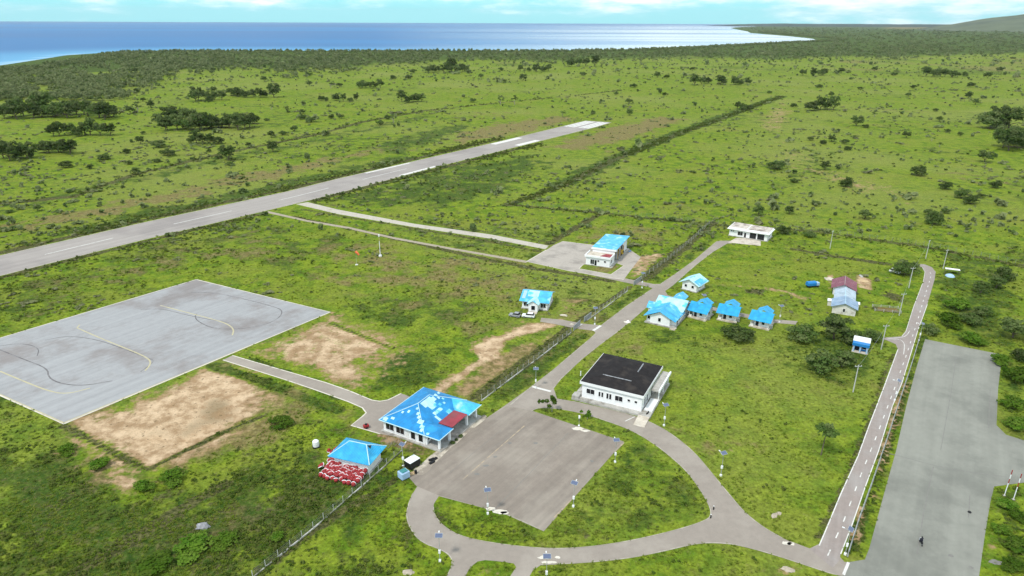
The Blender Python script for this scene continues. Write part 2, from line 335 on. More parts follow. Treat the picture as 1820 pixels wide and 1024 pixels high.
def leaf_mat(name, c, c2, c3=None):
    m, nt, b = new_mat(name); L = nt.links.new
    oi = NN(nt, 'ShaderNodeObjectInfo'); geo = NN(nt, 'ShaderNodeNewGeometry'); 
    n = NN(nt, 'ShaderNodeTexNoise'); n.inputs['Scale'].default_value = 0.45; n.inputs['Detail'].default_value = 3; L(geo.outputs['Position'], n.inputs['Vector'])
    at = NN(nt, 'ShaderNodeAttribute', attribute_name='tint')
    r = NN(nt, 'ShaderNodeMapRange'); r.inputs[1].default_value = 0.3; r.inputs[2].default_value = 0.7; L(n.outputs[0], r.inputs[0])
    mx = NN(nt, 'ShaderNodeMix', data_type='RGBA'); mx.inputs[6].default_value = (*c, 1); mx.inputs[7].default_value = (*c2, 1)
    L(r.outputs[0], mx.inputs[0]); col = mx.outputs[2]
    m2 = NN(nt, 'ShaderNodeMix', data_type='RGBA'); m2.inputs[7].default_value = (*(c3 or c2), 1)
    L(at.outputs['Fac'], m2.inputs[0]); L(col, m2.inputs[6]); col = m2.outputs[2]
    hsv = NN(nt, 'ShaderNodeHueSaturation'); rr = NN(nt, 'ShaderNodeMapRange'); rr.inputs[3].default_value = 0.7; rr.inputs[4].default_value = 1.35
    L(oi.outputs['Random'], rr.inputs[0]); L(rr.outputs[0], hsv.inputs['Value']); L(col, hsv.inputs['Color'])
    L(hsv.outputs[0], b.inputs['Base Color']); b.inputs['Roughness'].default_value = 0.8; b.inputs['Specular IOR Level'].default_value = 0.05
    tr = NN(nt, 'ShaderNodeBsdfTranslucent'); L(hsv.outputs[0], tr.inputs[0]); ms = NN(nt, 'ShaderNodeMixShader'); ms.inputs[0].default_value = 0.42
    out = [n_ for n_ in nt.nodes if n_.type == 'OUTPUT_MATERIAL'][0]; L(b.outputs[0], ms.inputs[1]); L(tr.outputs[0], ms.inputs[2]); L(ms.outputs[0], out.inputs[0])
    return m
M['leaf'] = leaf_mat('tree_leaves', (0.055, 0.105, 0.022), (0.105, 0.160, 0.038), (0.165, 0.195, 0.075))
M['leaf_fresh'] = leaf_mat('fresh_leaves', (0.060, 0.140, 0.012), (0.110, 0.205, 0.018), (0.16, 0.23, 0.035))
M['leaf_far'] = leaf_mat('woodland_leaves', (0.066, 0.110, 0.030), (0.118, 0.168, 0.048), (0.21, 0.24, 0.105))
M['leaf_pale'] = leaf_mat('pale_scrub_leaves', (0.095, 0.135, 0.034), (0.145, 0.180, 0.055), (0.19, 0.195, 0.10))
M['scrub'] = leaf_mat('scrub_leaves', (0.060, 0.125, 0.014), (0.115, 0.180, 0.022), (0.17, 0.205, 0.05))
M['grassblade'] = leaf_mat('grass_blades', (0.095, 0.165, 0.012), (0.165, 0.225, 0.020), (0.205, 0.225, 0.045))

def ground_mat():
    m, nt, b = new_mat('grassland'); L = nt.links.new
    geo = NN(nt, 'ShaderNodeNewGeometry'); pos = geo.outputs['Position']
    at = NN(nt, 'ShaderNodeAttribute', attribute_name='mask'); sep = NN(nt, 'ShaderNodeSeparateColor'); L(at.outputs['Color'], sep.inputs[0])
    def noise(s, det=5, rough=0.65, st=None):
        n = NN(nt, 'ShaderNodeTexNoise'); n.inputs['Scale'].default_value = s; n.inputs['Detail'].default_value = det; n.inputs['Roughness'].default_value = rough
        L(pos, n.inputs['Vector']); return n.outputs[0]
    def rng(s, a, c, lo=0.0, hi=1.0, smooth=True):
        r = NN(nt, 'ShaderNodeMapRange')
        if smooth: r.interpolation_type = 'SMOOTHSTEP'
        r.inputs[1].default_value = a; r.inputs[2].default_value = c; r.inputs[3].default_value = lo; r.inputs[4].default_value = hi; L(s, r.inputs[0]); return r.outputs[0]
    def mix(f, a, c, bt='MIX'):
        x = NN(nt, 'ShaderNodeMix', data_type='RGBA', blend_type=bt)
        if isinstance(f, float): x.inputs[0].default_value = f
        else: L(f, x.inputs[0])
        for k, vv in ((6, a), (7, c)):
            if isinstance(vv, tuple): x.inputs[k].default_value = (*vv, 1)
            else: L(vv, x.inputs[k])
        return x.outputs[2]
    def math2(op, a, c):
        x = NN(nt, 'ShaderNodeMath', operation=op)
        for k, vv in ((0, a), (1, c)):
            if isinstance(vv, (int, float)): x.inputs[k].default_value = vv
            else: L(vv, x.inputs[k])
        return x.outputs[0]
    nf = noise(1.1, 4, 0.7); nm = noise(0.17, 5, 0.6); nl = noise(0.028, 5, 0.6); nh = noise(0.006, 4, 0.55)
    grass = mix(rng(nm, 0.36, 0.62), (0.088, 0.160, 0.009), (0.190, 0.248, 0.017))
    grass = mix(rng(nl, 0.45, 0.68), grass, (0.185, 0.220, 0.026))
    grass = mix(rng(nh, 0.45, 0.65, 0, 0.7), grass, (0.205, 0.232, 0.048))
    fine = math2('MULTIPLY', rng(nf, 0.3, 0.7, 0.58, 1.36, False), rng(noise(0.42, 5, 0.75), 0.3, 0.7, 0.72, 1.2, False))
    # each mask is broken up by noise so that its border is ragged
    def brk(ch, s, amt=0.9):
        d = math2('MULTIPLY', math2('SUBTRACT', s, 0.5), amt)
        return rng(math2('ADD', ch, d), 0.38, 0.62)
    n_b = noise(0.45, 6, 0.7); n_c = noise(0.09, 6, 0.7)
    lush = brk(sep.outputs[1], n_c, 1.6)
    grass = mix(lush, grass, mix(rng(n_b, 0.35, 0.65), (0.034, 0.072, 0.009), (0.088, 0.128, 0.016)))
    dry = brk(sep.outputs[2], n_c, 1.2)
    grass = mix(dry, grass, mix(rng(n_b, 0.35, 0.65), (0.155, 0.122, 0.040), (0.235, 0.205, 0.075)))
    scr = brk(at.outputs['Alpha'], n_b, 1.3)
    grass = mix(scr, grass, mix(rng(nf, 0.35, 0.65), (0.048, 0.056, 0.016), (0.115, 0.110, 0.04)))
    grass = mix(rng(noise(0.075, 6, 0.72), 0.52, 0.68, 0, 0.40), grass, (0.165, 0.140, 0.045))
    grass = mix(rng(noise(0.6, 5, 0.75), 0.56, 0.70, 0, 0.34), grass, (0.19, 0.165, 0.07))
    grass = mix(1.0, grass, fine, 'MULTIPLY')
    nd = noise(0.22, 7, 0.7)
    dirtc = mix(rng(nd, 0.38, 0.62), (0.34, 0.225, 0.125), (0.60, 0.44, 0.28))
    dirtc = mix(rng(nl, 0.5, 0.7, 0, 0.55), dirtc, (0.46, 0.27, 0.13))
    dirtc = mix(rng(noise(0.7, 3, 0.6), 0.60, 0.68, 0, 0.75), dirtc, (0.14, 0.10, 0.05))
    dirtc = mix(rng(noise(0.055, 4, 0.6), 0.56, 0.72, 0, 0.7), dirtc, (0.20, 0.15, 0.08))
    dirtc = mix(rng(math2('ADD', sep.outputs[0], math2('MULTIPLY', math2('SUBTRACT', nd, 0.5), 0.8)), 0.42, 0.82), mix(rng(n_b, 0.35, 0.65), (0.21, 0.135, 0.065), (0.36, 0.235, 0.125)), dirtc)
    dirt = rng(math2('ADD', sep.outputs[0], math2('MULTIPLY', math2('SUBTRACT', math2('ADD', math2('MULTIPLY', n_b, 0.55), math2('MULTIPLY', noise(0.16, 7, 0.72), 0.45)), 0.5), 1.9)), 0.36, 0.66)
    col = mix(dirt, grass, dirtc)
    L(col, b.inputs['Base Color']); b.inputs['Roughness'].default_value = 0.95; b.inputs['Specular IOR Level'].default_value = 0.1
    bp = NN(nt, 'ShaderNodeBump'); bp.inputs['Strength'].default_value = 0.9; bp.inputs['Distance'].default_value = 0.5
    hh = math2('ADD', math2('MULTIPLY', nf, 0.6), math2('MULTIPLY', n_b, 1.2)); L(hh, bp.inputs['Height']); L(bp.outputs[0], b.inputs['Normal'])
    return m
M['ground'] = ground_mat()
def sea_mat():
    m, nt, b = new_mat('sea_water'); L = nt.links.new
    geo = NN(nt, 'ShaderNodeNewGeometry'); mp = NN(nt, 'ShaderNodeMapping'); mp.inputs['Scale'].default_value = (0.00016, 0.0005, 1); L(geo.outputs['Position'], mp.inputs[0])
    n = NN(nt, 'ShaderNodeTexNoise'); n.inputs['Scale'].default_value = 1.0; n.inputs['Detail'].default_value = 4; L(mp.outputs[0], n.inputs['Vector'])
    r = NN(nt, 'ShaderNodeMapRange', interpolation_type='SMOOTHSTEP'); r.inputs[1].default_value = 0.35; r.inputs[2].default_value = 0.65; L(n.outputs[0], r.inputs[0])
    at = NN(nt, 'ShaderNodeAttribute', attribute_name='shallow'); sp = NN(nt, 'ShaderNodeSeparateColor'); L(at.outputs['Color'], sp.inputs[0])
    mx = NN(nt, 'ShaderNodeMix', data_type='RGBA'); mx.inputs[6].default_value = (0.003, 0.095, 0.27, 1); mx.inputs[7].default_value = (0.02, 0.17, 0.38, 1); L(r.outputs[0], mx.inputs[0])
    m2 = NN(nt, 'ShaderNodeMix', data_type='RGBA'); m2.inputs[7].default_value = (0.15, 0.46, 0.66, 1); L(mx.outputs[2], m2.inputs[6]); L(sp.outputs[0], m2.inputs[0])
    m3 = NN(nt, 'ShaderNodeMix', data_type='RGBA'); m3.inputs[7].default_value = (0.75, 0.80, 0.80, 1); L(m2.outputs[2], m3.inputs[6]); L(sp.outputs[1], m3.inputs[0])
    L(m3.outputs[2], b.inputs['Base Color'])
    # calmer water to the right mirrors more of the bright sky
    r3 = NN(nt, 'ShaderNodeMapRange'); r3.inputs[3].default_value = 0.30; r3.inputs[4].default_value = 0.5; L(n.outputs[0], r3.inputs[0])
    L(r3.outputs[0], b.inputs['Roughness']); b.inputs['IOR'].default_value = 1.33
    b.inputs['Specular IOR Level'].default_value = 0.06
    gl = NN(nt, 'ShaderNodeBsdfGlossy'); gl.inputs['Roughness'].default_value = 0.22; gl.inputs[0].default_value = (0.95, 0.95, 0.95, 1)
    ms = NN(nt, 'ShaderNodeMixShader'); L(sp.outputs[2], ms.inputs[0]); L(b.outputs[0], ms.inputs[1]); L(gl.outputs[0], ms.inputs[2])
    out = [n_ for n_ in nt.nodes if n_.type == 'OUTPUT_MATERIAL'][0]; L(ms.outputs[0], out.inputs[0])
    return m
M['sea'] = sea_mat()

# ------------------------------------------------------------------ outlines measured in the photograph (pixels on level ground)
O = {}
O['runway_n'] = [(-260,524),(-120,486),(0,454.5),(250,397),(513,340),(600,318),(737,286.5),(897,249.5),(1041,214.6)]
O['runway_s'] = [(-300,578),(-150,534),(0,490.4),(250,427.5),(526,362),(600,343.5),(791,293),(959,251),(1061,225.6),(1087,217.7)]
O['apron'] = [(349,497),(587,555),(113,754),(0,703),(-200,614),(-60,617),(0,601)]
O['ring'] = [(896,722),(946,686),(984,690),(990,708.5),(1017,713),(1075,726),(1133,740.6),(1174,759),(1204,779),(1236,806),(1268,845),(1296,879),(1322,910),(1354,936),(1391,957),(1439,975),(1460,965),(1488,985),(1501,999),(1540,1001),(1545,1030),(1490,1024),(1439,1007),(1388,990),(1337,975),(1296,966),(1251,964.5),(1220,970),(1170,982),(1113,993),(1044,1000),(962,1004),(947,1014),(938,1030),(925,1060),(885,1060),(907,1024),(921,1003),(890,998),(853,995),(836,1008),(826,1026),(818,1060),(780,1060),(795,1024),(805,1003),(801,988),(784,977),(750,964.5),(732,945),(722,920),(725,899),(734,877),(742,864),(726,848),(752,832),(778,802),(862,745)]
O['island'] = [(944,731),(955,725.5),(979,725),(1024,732),(1065,744),(1119,763),(1160,787),(1191,811),(1220,837),(1241,865),(1258,893),(1264,909),(1262,920),(1251,926),(1227,935),(1180,948),(1113,963),(1044,973),(976,976),(908,970),(839,959),(805,947),(782,930),(770,911),(771,896),(780,882),(897,913),(967,944),(1109,785)]
O['lot'] = [(901,722),(945,730),(1109,785),(967,944),(897,913),(779,880.5),(740,864),(726,848),(752,832),(778,802),(862,745)]
O['main'] = [(907,720),(945.5,686.6),(980.7,660),(1016,630),(1051,600.4),(1059,592.5),(1055,588),(1026,584.6),(985,576),(960,572),(962,565),(1000,568.5),(1033,575),(1068.6,578.5),(1112.6,545),(1160.5,512.6),(1144,508),(1124.5,505),(1013,481),(1020,478.5),(1086,490),(1161.7,505),(1174,505),(1200,487.5),(1234,463),(1273.5,429.5),(1282,428),(1300,428),(1300,433),(1292,433),(1268,447),(1241,467.5),(1224.7,481.4),(1196,507),(1182,517),(1187,525),(1240,540),(1300,553),(1376,568),(1418,571),(1414,577),(1376,574),(1296,559),(1240,546),(1186,530.5),(1170,530),(1163,536),(1147,548),(1123,569),(1095,591.6),(1068.6,611),(1033.4,639),(996.5,674),(980.7,694)]
O['lane'] = [(1439,976),(1456,970),(1473,930),(1494,879),(1525,811),(1545,756),(1571,688.6),(1596,621),(1592,612),(1576,605),(1566,603),(1569,600.5),(1603,598),(1610,589.5),(1624,545),(1641,500.6),(1644,483.5),(1639,475),(1625.5,471.6),(1628,469),(1643,470),(1656,475),(1663,483.5),(1661,497),(1648,541.6),(1630.6,589.5),(1603,681),(1586,722),(1562,800),(1538,865),(1514,934),(1494,985),(1492,996),(1480,1010)]
O['greylot'] = [(1545,975),(1569,886),(1593,800),(1610,725),(1627,660),(1644,603),(1781,630.5),(1777,665),(1774,690),(1771,756),(1788,773),(1820,783),(2000,830),(2050,930),(1820,858),(1767,865),(1760,893),(1750,954),(1735,1060),(1720,1130),(1500,1130),(1490,1060),(1500,1012),(1505,1000),(1537,995)]
O['fireapron'] = [(936,465),(971,444.5),(984,436),(999.7,429),(1055.5,436),(1116.5,442),(1139,457),(1108.6,497),(1086,494),(1013,482)]
O['firegrass'] = [(1029,477.7),(1037,470),(1092.6,466.4),(1108.6,472.4),(1086,488)]
O['taxi_n'] = [(526,363),(547,359.5),(600,372.5),(737,398),(873,417),(976,437),(969,443),(873,424.5),(737,404),(600,380.5)]
O['taxi_s'] = [(470,377.5),(478,375.5),(547,391.5),(620,403.5),(702,422),(805,441),(938,464),(935,467.5),(805,444.5),(702,425.5),(620,407),(547,394.5)]
O['access'] = [(396,640),(413,632),(512,661),(578,680),(620,694.5),(661,711.5),(675,713.5),(690,711),(713,699.6),(732,706),(800,730),(780,790),(676,771.5),(624,756.5),(644,740.6),(651,734),(644,725),(620,714.5),(560,693),(502,673.5)]
O['flatpad'] = [(1294,431),(1308,423),(1333,424),(1352,429),(1352,437),(1319,434)]
WP = {k: W(v) for k, v in O.items()}
WP['runway'] = np.concatenate([WP['runway_n'], WP['runway_s'][::-1]])
PAVED = ['runway', 'apron', 'ring', 'lot', 'main', 'lane', 'greylot', 'fireapron', 'taxi_n', 'taxi_s', 'access', 'flatpad']

SHORE = [(-1400,210),(-700,160),(-300,132),(0,119),(60,110),(110,102),(140,97),(200,93),(300,90.5),(500,90),(700,90),(900,90),(1000,89.5),(1100,88),(1200,84),(1300,79),(1370,75.5),(1430,73),(1462,71),(1455,68.5),(1410,64),(1340,58.5),(1335,56),(1318,53),(1301,50),(1310,48.3)]
SHW = np.concatenate([W(SHORE), np.array([[7200.0, 20000], [9500, 33000], [9600, 36500], [-60000, 36500], [-60000, 0]])])

# --- what grows where: soft regions of bare earth, lush growth, dry grass and brown scrub
REG = [ # (channel, outline, softness in metres, strength)
 (0, [(96,752),(250,690),(398,634),(480,652),(530,700),(500,760),(420,795),(285,858),(215,866),(150,820)], 10, 0.50),
 (0, [(405,628),(588,556),(660,570),(760,600),(730,640),(650,705),(560,682),(470,655)], 9, 0.46),
 (0, [(470,662),(640,722),(650,735),(560,712),(470,680)], 4, 0.52), (0, [(440,642),(560,682),(640,704),(650,710),(560,690),(440,652)], 3, 0.5),
 (0, [(770,705),(850,640),(900,605),(990,580),(1008,592),(900,675),(830,722)], 5, 0.46),
 (0, [(960,525),(1070,520),(1060,545),(985,565)], 6, 0.42), (0, [(640,745),(690,765),(790,805),(745,815),(680,790)], 4, 0.5),
 (2, [(60,750),(385,638),(560,700),(640,740),(540,800),(300,880),(150,850)], 18, 0.62), (2, [(0,500),(250,440),(480,388),(620,420),(520,480),(350,492),(180,545),(0,590)], 30, 0.46),
 (3, [(340,880),(520,810),(640,840),(560,930),(420,960)], 16, 0.5), (3, [(700,895),(790,905),(800,960),(720,985),(640,970)], 9, 0.5),
 (0, [(122,756),(250,694),(390,643),(460,658),(495,700),(480,745),(420,778),(350,815),(285,838),(240,848),(205,830),(120,790)], 9, 0.82),
 (0, [(424,628),(590,554),(645,574),(712,600),(722,620),(650,640),(640,690),(590,676),(520,654)], 7, 0.68),
 (0, [(752,705),(800,668),(833,640),(842,612),(880,596),(930,572),(1000,564),(1015,571),(985,585),(940,596),(905,610),(880,640),(830,668),(785,705)], 4, 0.92),
 (0, [(195,840),(250,845),(235,880),(190,855)], 4, 0.75),
 (0, [(730,845),(752,828),(776,800),(862,742),(868,748),(800,800),(765,835),(745,850)], 2, 1.0),
 (0, [(1110,470),(1140,452),(1185,450),(1180,470),(1140,500),(1120,500)], 4, 0.62),
 (0, [(1465,490),(1482,486),(1482,520),(1470,512)], 2, 0.8), (0, [(1522,488),(1545,495),(1548,515),(1525,512)], 2, 0.75),
 (0, [(1250,504),(1330,507),(1400,515),(1440,530),(1430,536),(1390,520),(1330,511),(1250,508)], 2.5, 0.62),
 (0, [(1345,210),(1390,170),(1420,200),(1405,250),(1450,290),(1530,320),(1640,350),(1620,360),(1500,335),(1400,300),(1365,255)], 26, 0.52),
 (0, [(1375,900),(1395,935),(1385,945),(1365,925),(1285,800),(1290,780)], 6, 0.52),
 (0, [(640,738),(700,760),(760,800),(740,815),(690,790)], 4, 0.45),
 (0, [(840,1003),(915,1008),(905,1040),(825,1040)], 3, 0.5),
 (0, [(1372,1008),(1420,1004),(1425,1020),(1385,1024)], 3, 0.6), (0, [(1362,905),(1395,918),(1390,926),(1360,912)], 3, 0.7),
 (0, [(1522,895),(1560,895),(1610,700),(1620,680),(1600,680),(1545,860),(1530,990),(1515,990)], 2.0, 0.72),
 (0, [(1738,1060),(1755,950),(1768,890),(1785,880),(1770,960),(1758,1060)], 2.5, 0.75),
 (1, [(-200,560),(0,492),(250,430),(470,378),(560,392),(700,425),(640,470),(560,520),(350,492),(200,545),(0,600),(-200,640)], 30, 0.50),
 (1, [(0,432),(250,372),(510,318),(640,290),(735,268),(745,283),(600,314),(510,338),(250,394),(0,452)], 10, 0.62),
 (1, [(660,265),(700,245),(780,225),(860,218),(830,235),(760,258),(700,280)], 12, 0.62),
 (1, [(560,355),(700,325),(810,290),(960,270),(990,300),(900,345),(780,370),(640,365)], 18, 0.60),
 (1, [(590,540),(760,490),(880,520),(900,560),(820,610),(700,600),(600,560)], 16, 0.52),
 (1, [(650,640),(720,630),(830,610),(800,660),(750,700),(660,695)], 9, 0.62),
 (2, [(380,440),(700,420),(940,470),(1100,500),(1060,560),(900,560),(700,560),(560,520)], 30, 0.52), (3, [(-100,720),(110,770),(240,870),(420,830),(560,760),(700,800),(735,880),(640,1000),(500,1100),(-100,1100)], 30, 0.50),
 (1, [(-100,700),(0,710),(100,760),(190,830),(260,880),(420,820),(520,760),(600,720),(560,790),(700,850),(735,870),(720,940),(640,1000),(-100,1200)], 20, 0.68),
 (1, [(950,500),(1090,505),(1120,512),(1050,560),(1000,560)], 8, 0.55),
 (1, [(845,715),(1020,590),(1052,590),(1050,600),(905,720)], 3, 0.65), (1, [(1040,572),(1130,508),(1158,513),(1070,576)], 3, 0.65),
 (1, [(1150,495),(1270,420),(1275,428),(1170,504)], 4, 0.65),
 (1, [(1400,600),(1440,580),(1560,590),(1590,620),(1560,700),(1480,700),(1380,650)], 10, 0.55),
 (1, [(1640,430),(1820,470),(1820,780),(1780,770),(1780,625),(1640,600),(1665,490)], 10, 0.55),
 (1, [(1770,870),(1820,862),(1860,1050),(1760,1050)], 5, 0.68),
 (1, [(1080,480),(1100,430),(1280,380),(1290,395),(1160,475)], 10, 0.42),
 (1, [(944,731),(979,725),(1119,763),(1241,865),(1262,920),(1044,973),(908,970),(805,947),(770,900),(897,913),(967,944),(1109,785)], 3, 0.46),
 (1, [(1460,960),(1530,790),(1580,640),(1592,622),(1570,690),(1480,930)], 3, 0.62), (1, [(1500,985),(1545,855),(1640,590),(1650,600),(1560,860),(1525,980)], 2, 0.9),
 (2, [(0,400),(250,345),(520,288),(700,258),(660,278),(500,318),(250,372),(0,430)], 14, 0.60),
 (2, [(790,240),(880,218),(1010,203),(1030,213),(900,246),(820,256)], 16, 0.62),
 (2, [(960,262),(1070,225),(1180,205),(1230,212),(1130,250),(1010,272)], 16, 0.66),
 (2, [(790,700),(880,625),(985,588),(1005,596),(900,670),(840,715)], 6, 0.75),
 (2, [(390,645),(640,722),(640,745),(500,705)], 6, 0.6),
 (2, [(420,640),(600,700),(640,712),(590,710)], 4, 0.6),
 (2, [(1210,745),(1300,790),(1400,930),(1360,935),(1290,860),(1180,760)], 8, 0.55),
 (2, [(980,520),(1080,525),(1030,575),(985,560)], 7, 0.55), (2, [(1020,395),(1230,405),(1180,440),(1000,425)], 14, 0.5),
 (2, [(1030,478),(1092,467),(1108,473),(1086,488)], 2, 0.6), (2, [(1340,760),(1480,800),(1460,880),(1380,860)], 16, 0.5),
 (3, [(0,500),(250,436),(480,380),(540,395),(400,430),(250,480),(0,560)], 18, 0.42),
 (3, [(250,870),(420,820),(400,860),(240,920)], 9, 0.6), (3, [(0,705),(110,758),(190,830),(120,820),(0,760)], 9, 0.55),
 (3, [(850,718),(1025,590),(1010,583),(840,705)], 1.5, 0.8),
 (3, [(1320,514),(1360,514),(1350,524),(1325,520)], 3, 0.9), (3, [(1580,515),(1612,530),(1600,540),(1575,528)], 4, 0.8),
 (3, [(680,765),(780,800),(740,815),(660,780)], 3, 0.62),
 (3, [(560,410),(640,425),(700,470),(580,450)], 14, 0.35),
]
LINES = [ # (channel, line, half width, strength)
 (3, [(-100,385),(0,362),(130,350),(240,310),(400,272),(560,240),(640,218),(760,196),(880,184),(1000,172),(1110,160)], 4, 0.72),
 (1, [(-100,395),(0,372),(240,320),(400,282),(560,250),(760,205)], 14, 0.5),
 (3, [(905,364),(1000,330),(1090,285),(1180,248),(1290,208),(1388,172)], 5, 0.6),
 (1, [(1000,328),(1090,283),(1180,246),(1290,206),(1388,171)], 9, 0.8),
 (3, [(910,364),(1060,378),(1290,402),(1440,410),(1650,440),(1830,475)], 3, 0.6),
 (3, [(975,434),(1020,407),(1062,383)], 2.5, 0.7), (3, [(1140,498),(1210,445),(1265,396)], 3, 0.8),
 (3, [(120,1030),(250,950),(330,900),(400,860)], 1.6, 0.9), (3, [(465,1010),(600,915),(700,855)], 1.0, 0.9),
 (3, [(112,757),(262,835),(400,767),(470,738)], 0.75, 0.9), (3, [(590,575),(700,620)], 0.75, 0.7),
 (3, [(840,706),(960,620),(1015,578)], 1.0, 0.9), (3, [(1020,575),(1120,510)], 1.0, 0.9),
 (1, [(440,640),(520,668),(600,702),(640,712)], 2.0, 0.95), (1, [(380,650),(470,680),(600,728)], 2.0, 0.95),
 (3, [(1455,955),(1490,880),(1530,790),(1575,660),(1588,630)], 0.9, 0.6),
 (3, [(1410,443),(1480,455),(1580,470)], 2.5, 0.7), (3, [(520,385),(640,410),(800,447),(930,474),(1090,500)], 2.0, 0.7),
 (3, [(540,372),(640,390),(800,417),(960,447)], 1.8, 0.6), (3, [(530,358),(600,366),(740,393),(870,413),(985,432)], 1.8, 0.5),
 (3, [(0,494),(250,431),(470,379)], 2.5, 0.7), (3, [(560,356),(790,297),(960,255)], 3.5, 0.7), (3, [(0,450),(250,392),(520,334),(735,283),(890,247)], 3.5, 0.75),
 (1, [(1140,580),(1180,600),(1260,610)], 6, 0.5),
]
_REGW = [(c, W(p), s, k) for c, p, s, k in REG]; _LINW = [(c, W(p), s, k) for c, p, s, k in LINES]
WOOD_EDGE = [(-200,250),(0,178),(100,172),(200,160),(240,150),(300,134),(420,122),(600,118),(700,113),(900,107),(1100,103),(1250,101),(1400,104),(1600,102),(1820,96),(2020,92)]
def wood_weight(px, py):
    e = np.interp(px, [p[0] for p in WOOD_EDGE], [p[1] for p in WOOD_EDGE]); e = e + (fbm(px, px*0.0, 130, 15)-0.5)*0.5*np.maximum(e-82, 10) + (fbm(px, px*0.0, 30, 16)-0.5)*0.35*np.maximum(e-82, 10)
    return np.clip((e-py)/np.maximum(10, (e-85)*0.75)+0.50, 0, 1)
def mask_at(xy):
    out = np.zeros((len(xy), 4)); dist = np.hypot(xy[:, 0], xy[:, 1]); near = dist < 1600
    q = xy[near]; w1 = (fbm(q[:, 0], q[:, 1], 14, 3)-0.5); w2 = (fbm(q[:, 0], q[:, 1], 4, 5)-0.5)
    o = np.zeros((len(q), 4))
    for c, poly, soft, k in _REGW:
        lo = poly.min(0)-3*soft; hi = poly.max(0)+3*soft
        s = (q[:, 0] > lo[0]) & (q[:, 0] < hi[0]) & (q[:, 1] > lo[1]) & (q[:, 1] < hi[1])
        if not s.any(): continue
        d = sd_poly(q[s], poly) + (w1[s]*1.6+w2[s]*0.6)*soft
        v = k*np.clip(0.5-d/(1.6*soft), 0, 1); o[s, c] = np.maximum(o[s, c], v)
    for c, ln, hw, k in _LINW:
        lo = ln.min(0)-4*hw; hi = ln.max(0)+4*hw
        s = (q[:, 0] > lo[0]) & (q[:, 0] < hi[0]) & (q[:, 1] > lo[1]) & (q[:, 1] < hi[1])
        if not s.any(): continue
        d = d_line(q[s], ln) + w2[s]*hw*1.2
        v = k*np.clip(1.5-d/hw, 0, 1); o[s, c] = np.maximum(o[s, c], np.minimum(v, k)); o[s, 0] *= 1-np.clip(v, 0, 1)
    # scattered natural patches
    big = fbm(q[:, 0], q[:, 1], 60, 21, 4); mid = fbm(q[:, 0], q[:, 1], 18, 31, 4)
    o[:, 1] = np.maximum(o[:, 1], np.clip((big-0.52)*2.2, 0, 0.42))
    o[:, 2] = np.maximum(o[:, 2], np.clip((fbm(q[:, 0], q[:, 1], 90, 41, 4)-0.56)*2.4, 0, 0.42))
    o[:, 3] = np.maximum(o[:, 3], np.clip((mid-0.60)*2.6, 0, 0.40))
    out[near] = o
    f = ~near
    if f.any():
        px, py = pix(xy[f, 0], np.maximum(xy[f, 1], 1.0)); ww = np.where(xy[f, 1] > 500, wood_weight(px, py), 0.3)
        out[f, 3] = ww*0.35; out[f, 1] = np.maximum(0.95*ww, np.clip((fbm(xy[f, 0], xy[f, 1], 120, 21, 4)-0.47)*2.6, 0, 0.5)); out[f, 2] = (1-ww)*np.clip((fbm(xy[f, 0], xy[f, 1], 130, 41, 4)-0.48)*2.6, 0, 0.52)
        glade = (px > 1560) & (px < 1800) & (py > 46) & (py < 52); out[f, 3] = np.where(glade, 0.0, out[f, 3]); out[f, 2] = np.where(glade, 0.6, out[f, 2])
    return out
def on_paved(xy, margin=0.3):
    bad = np.zeros(len(xy), bool)
    for k in PAVED:
        po = WP[k]; lo = po.min(0)-margin; hi = po.max(0)+margin
        s = (xy[:, 0] > lo[0]) & (xy[:, 0] < hi[0]) & (xy[:, 1] > lo[1]) & (xy[:, 1] < hi[1])
        if not s.any(): continue
        ins = sd_poly(xy[s], po) < margin
        if k == 'ring':
            ins &= ~((sd_poly(xy[s], WP['island']) < -margin))
        bad[np.where(s)[0][ins]] = True
    return bad

# ------------------------------------------------------------------ ground and sea
def axis_pts(lo, hi, step, a, b, g):
    c = np.arange(lo, hi+step, step); L_, R_ = [], []
    s = step; x = c[0]
    while x > a: s *= g; x -= s; L_.append(x)
    s = step; x = c[-1]
    while x < b: s *= g; x += s; R_.append(x)
    return np.concatenate([np.array(L_[::-1]), c, np.array(R_)])
def build_ground():
    xs = axis_pts(-175, 215, 1.2, -9000, 30000, 1.045); ys = axis_pts(85, 420, 1.2, -3000, 36000, 1.022)
    X, Y = np.meshgrid(xs, ys); xy = np.stack([X.ravel(), Y.ravel()], 1)
    mask = mask_at(xy); z = np.zeros(len(xy))
    far = np.hypot(xy[:, 0], xy[:, 1]) > 1200
    sd = sd_poly(xy[far], SHW); z[far] = np.clip((sd-5)*0.05, -8, 0.0)
    V = np.column_stack([xy, z]); nx, ny = len(xs), len(ys)
    i = np.arange(nx*ny).reshape(ny, nx)
    F = np.stack([i[:-1, :-1].ravel(), i[:-1, 1:].ravel(), i[1:, 1:].ravel(), i[1:, :-1].ravel()], 1)
    g = np_mesh('ground', V, F, M['ground'], {'mask': mask}, smooth=True); tag(g, kind='structure')
build_ground()
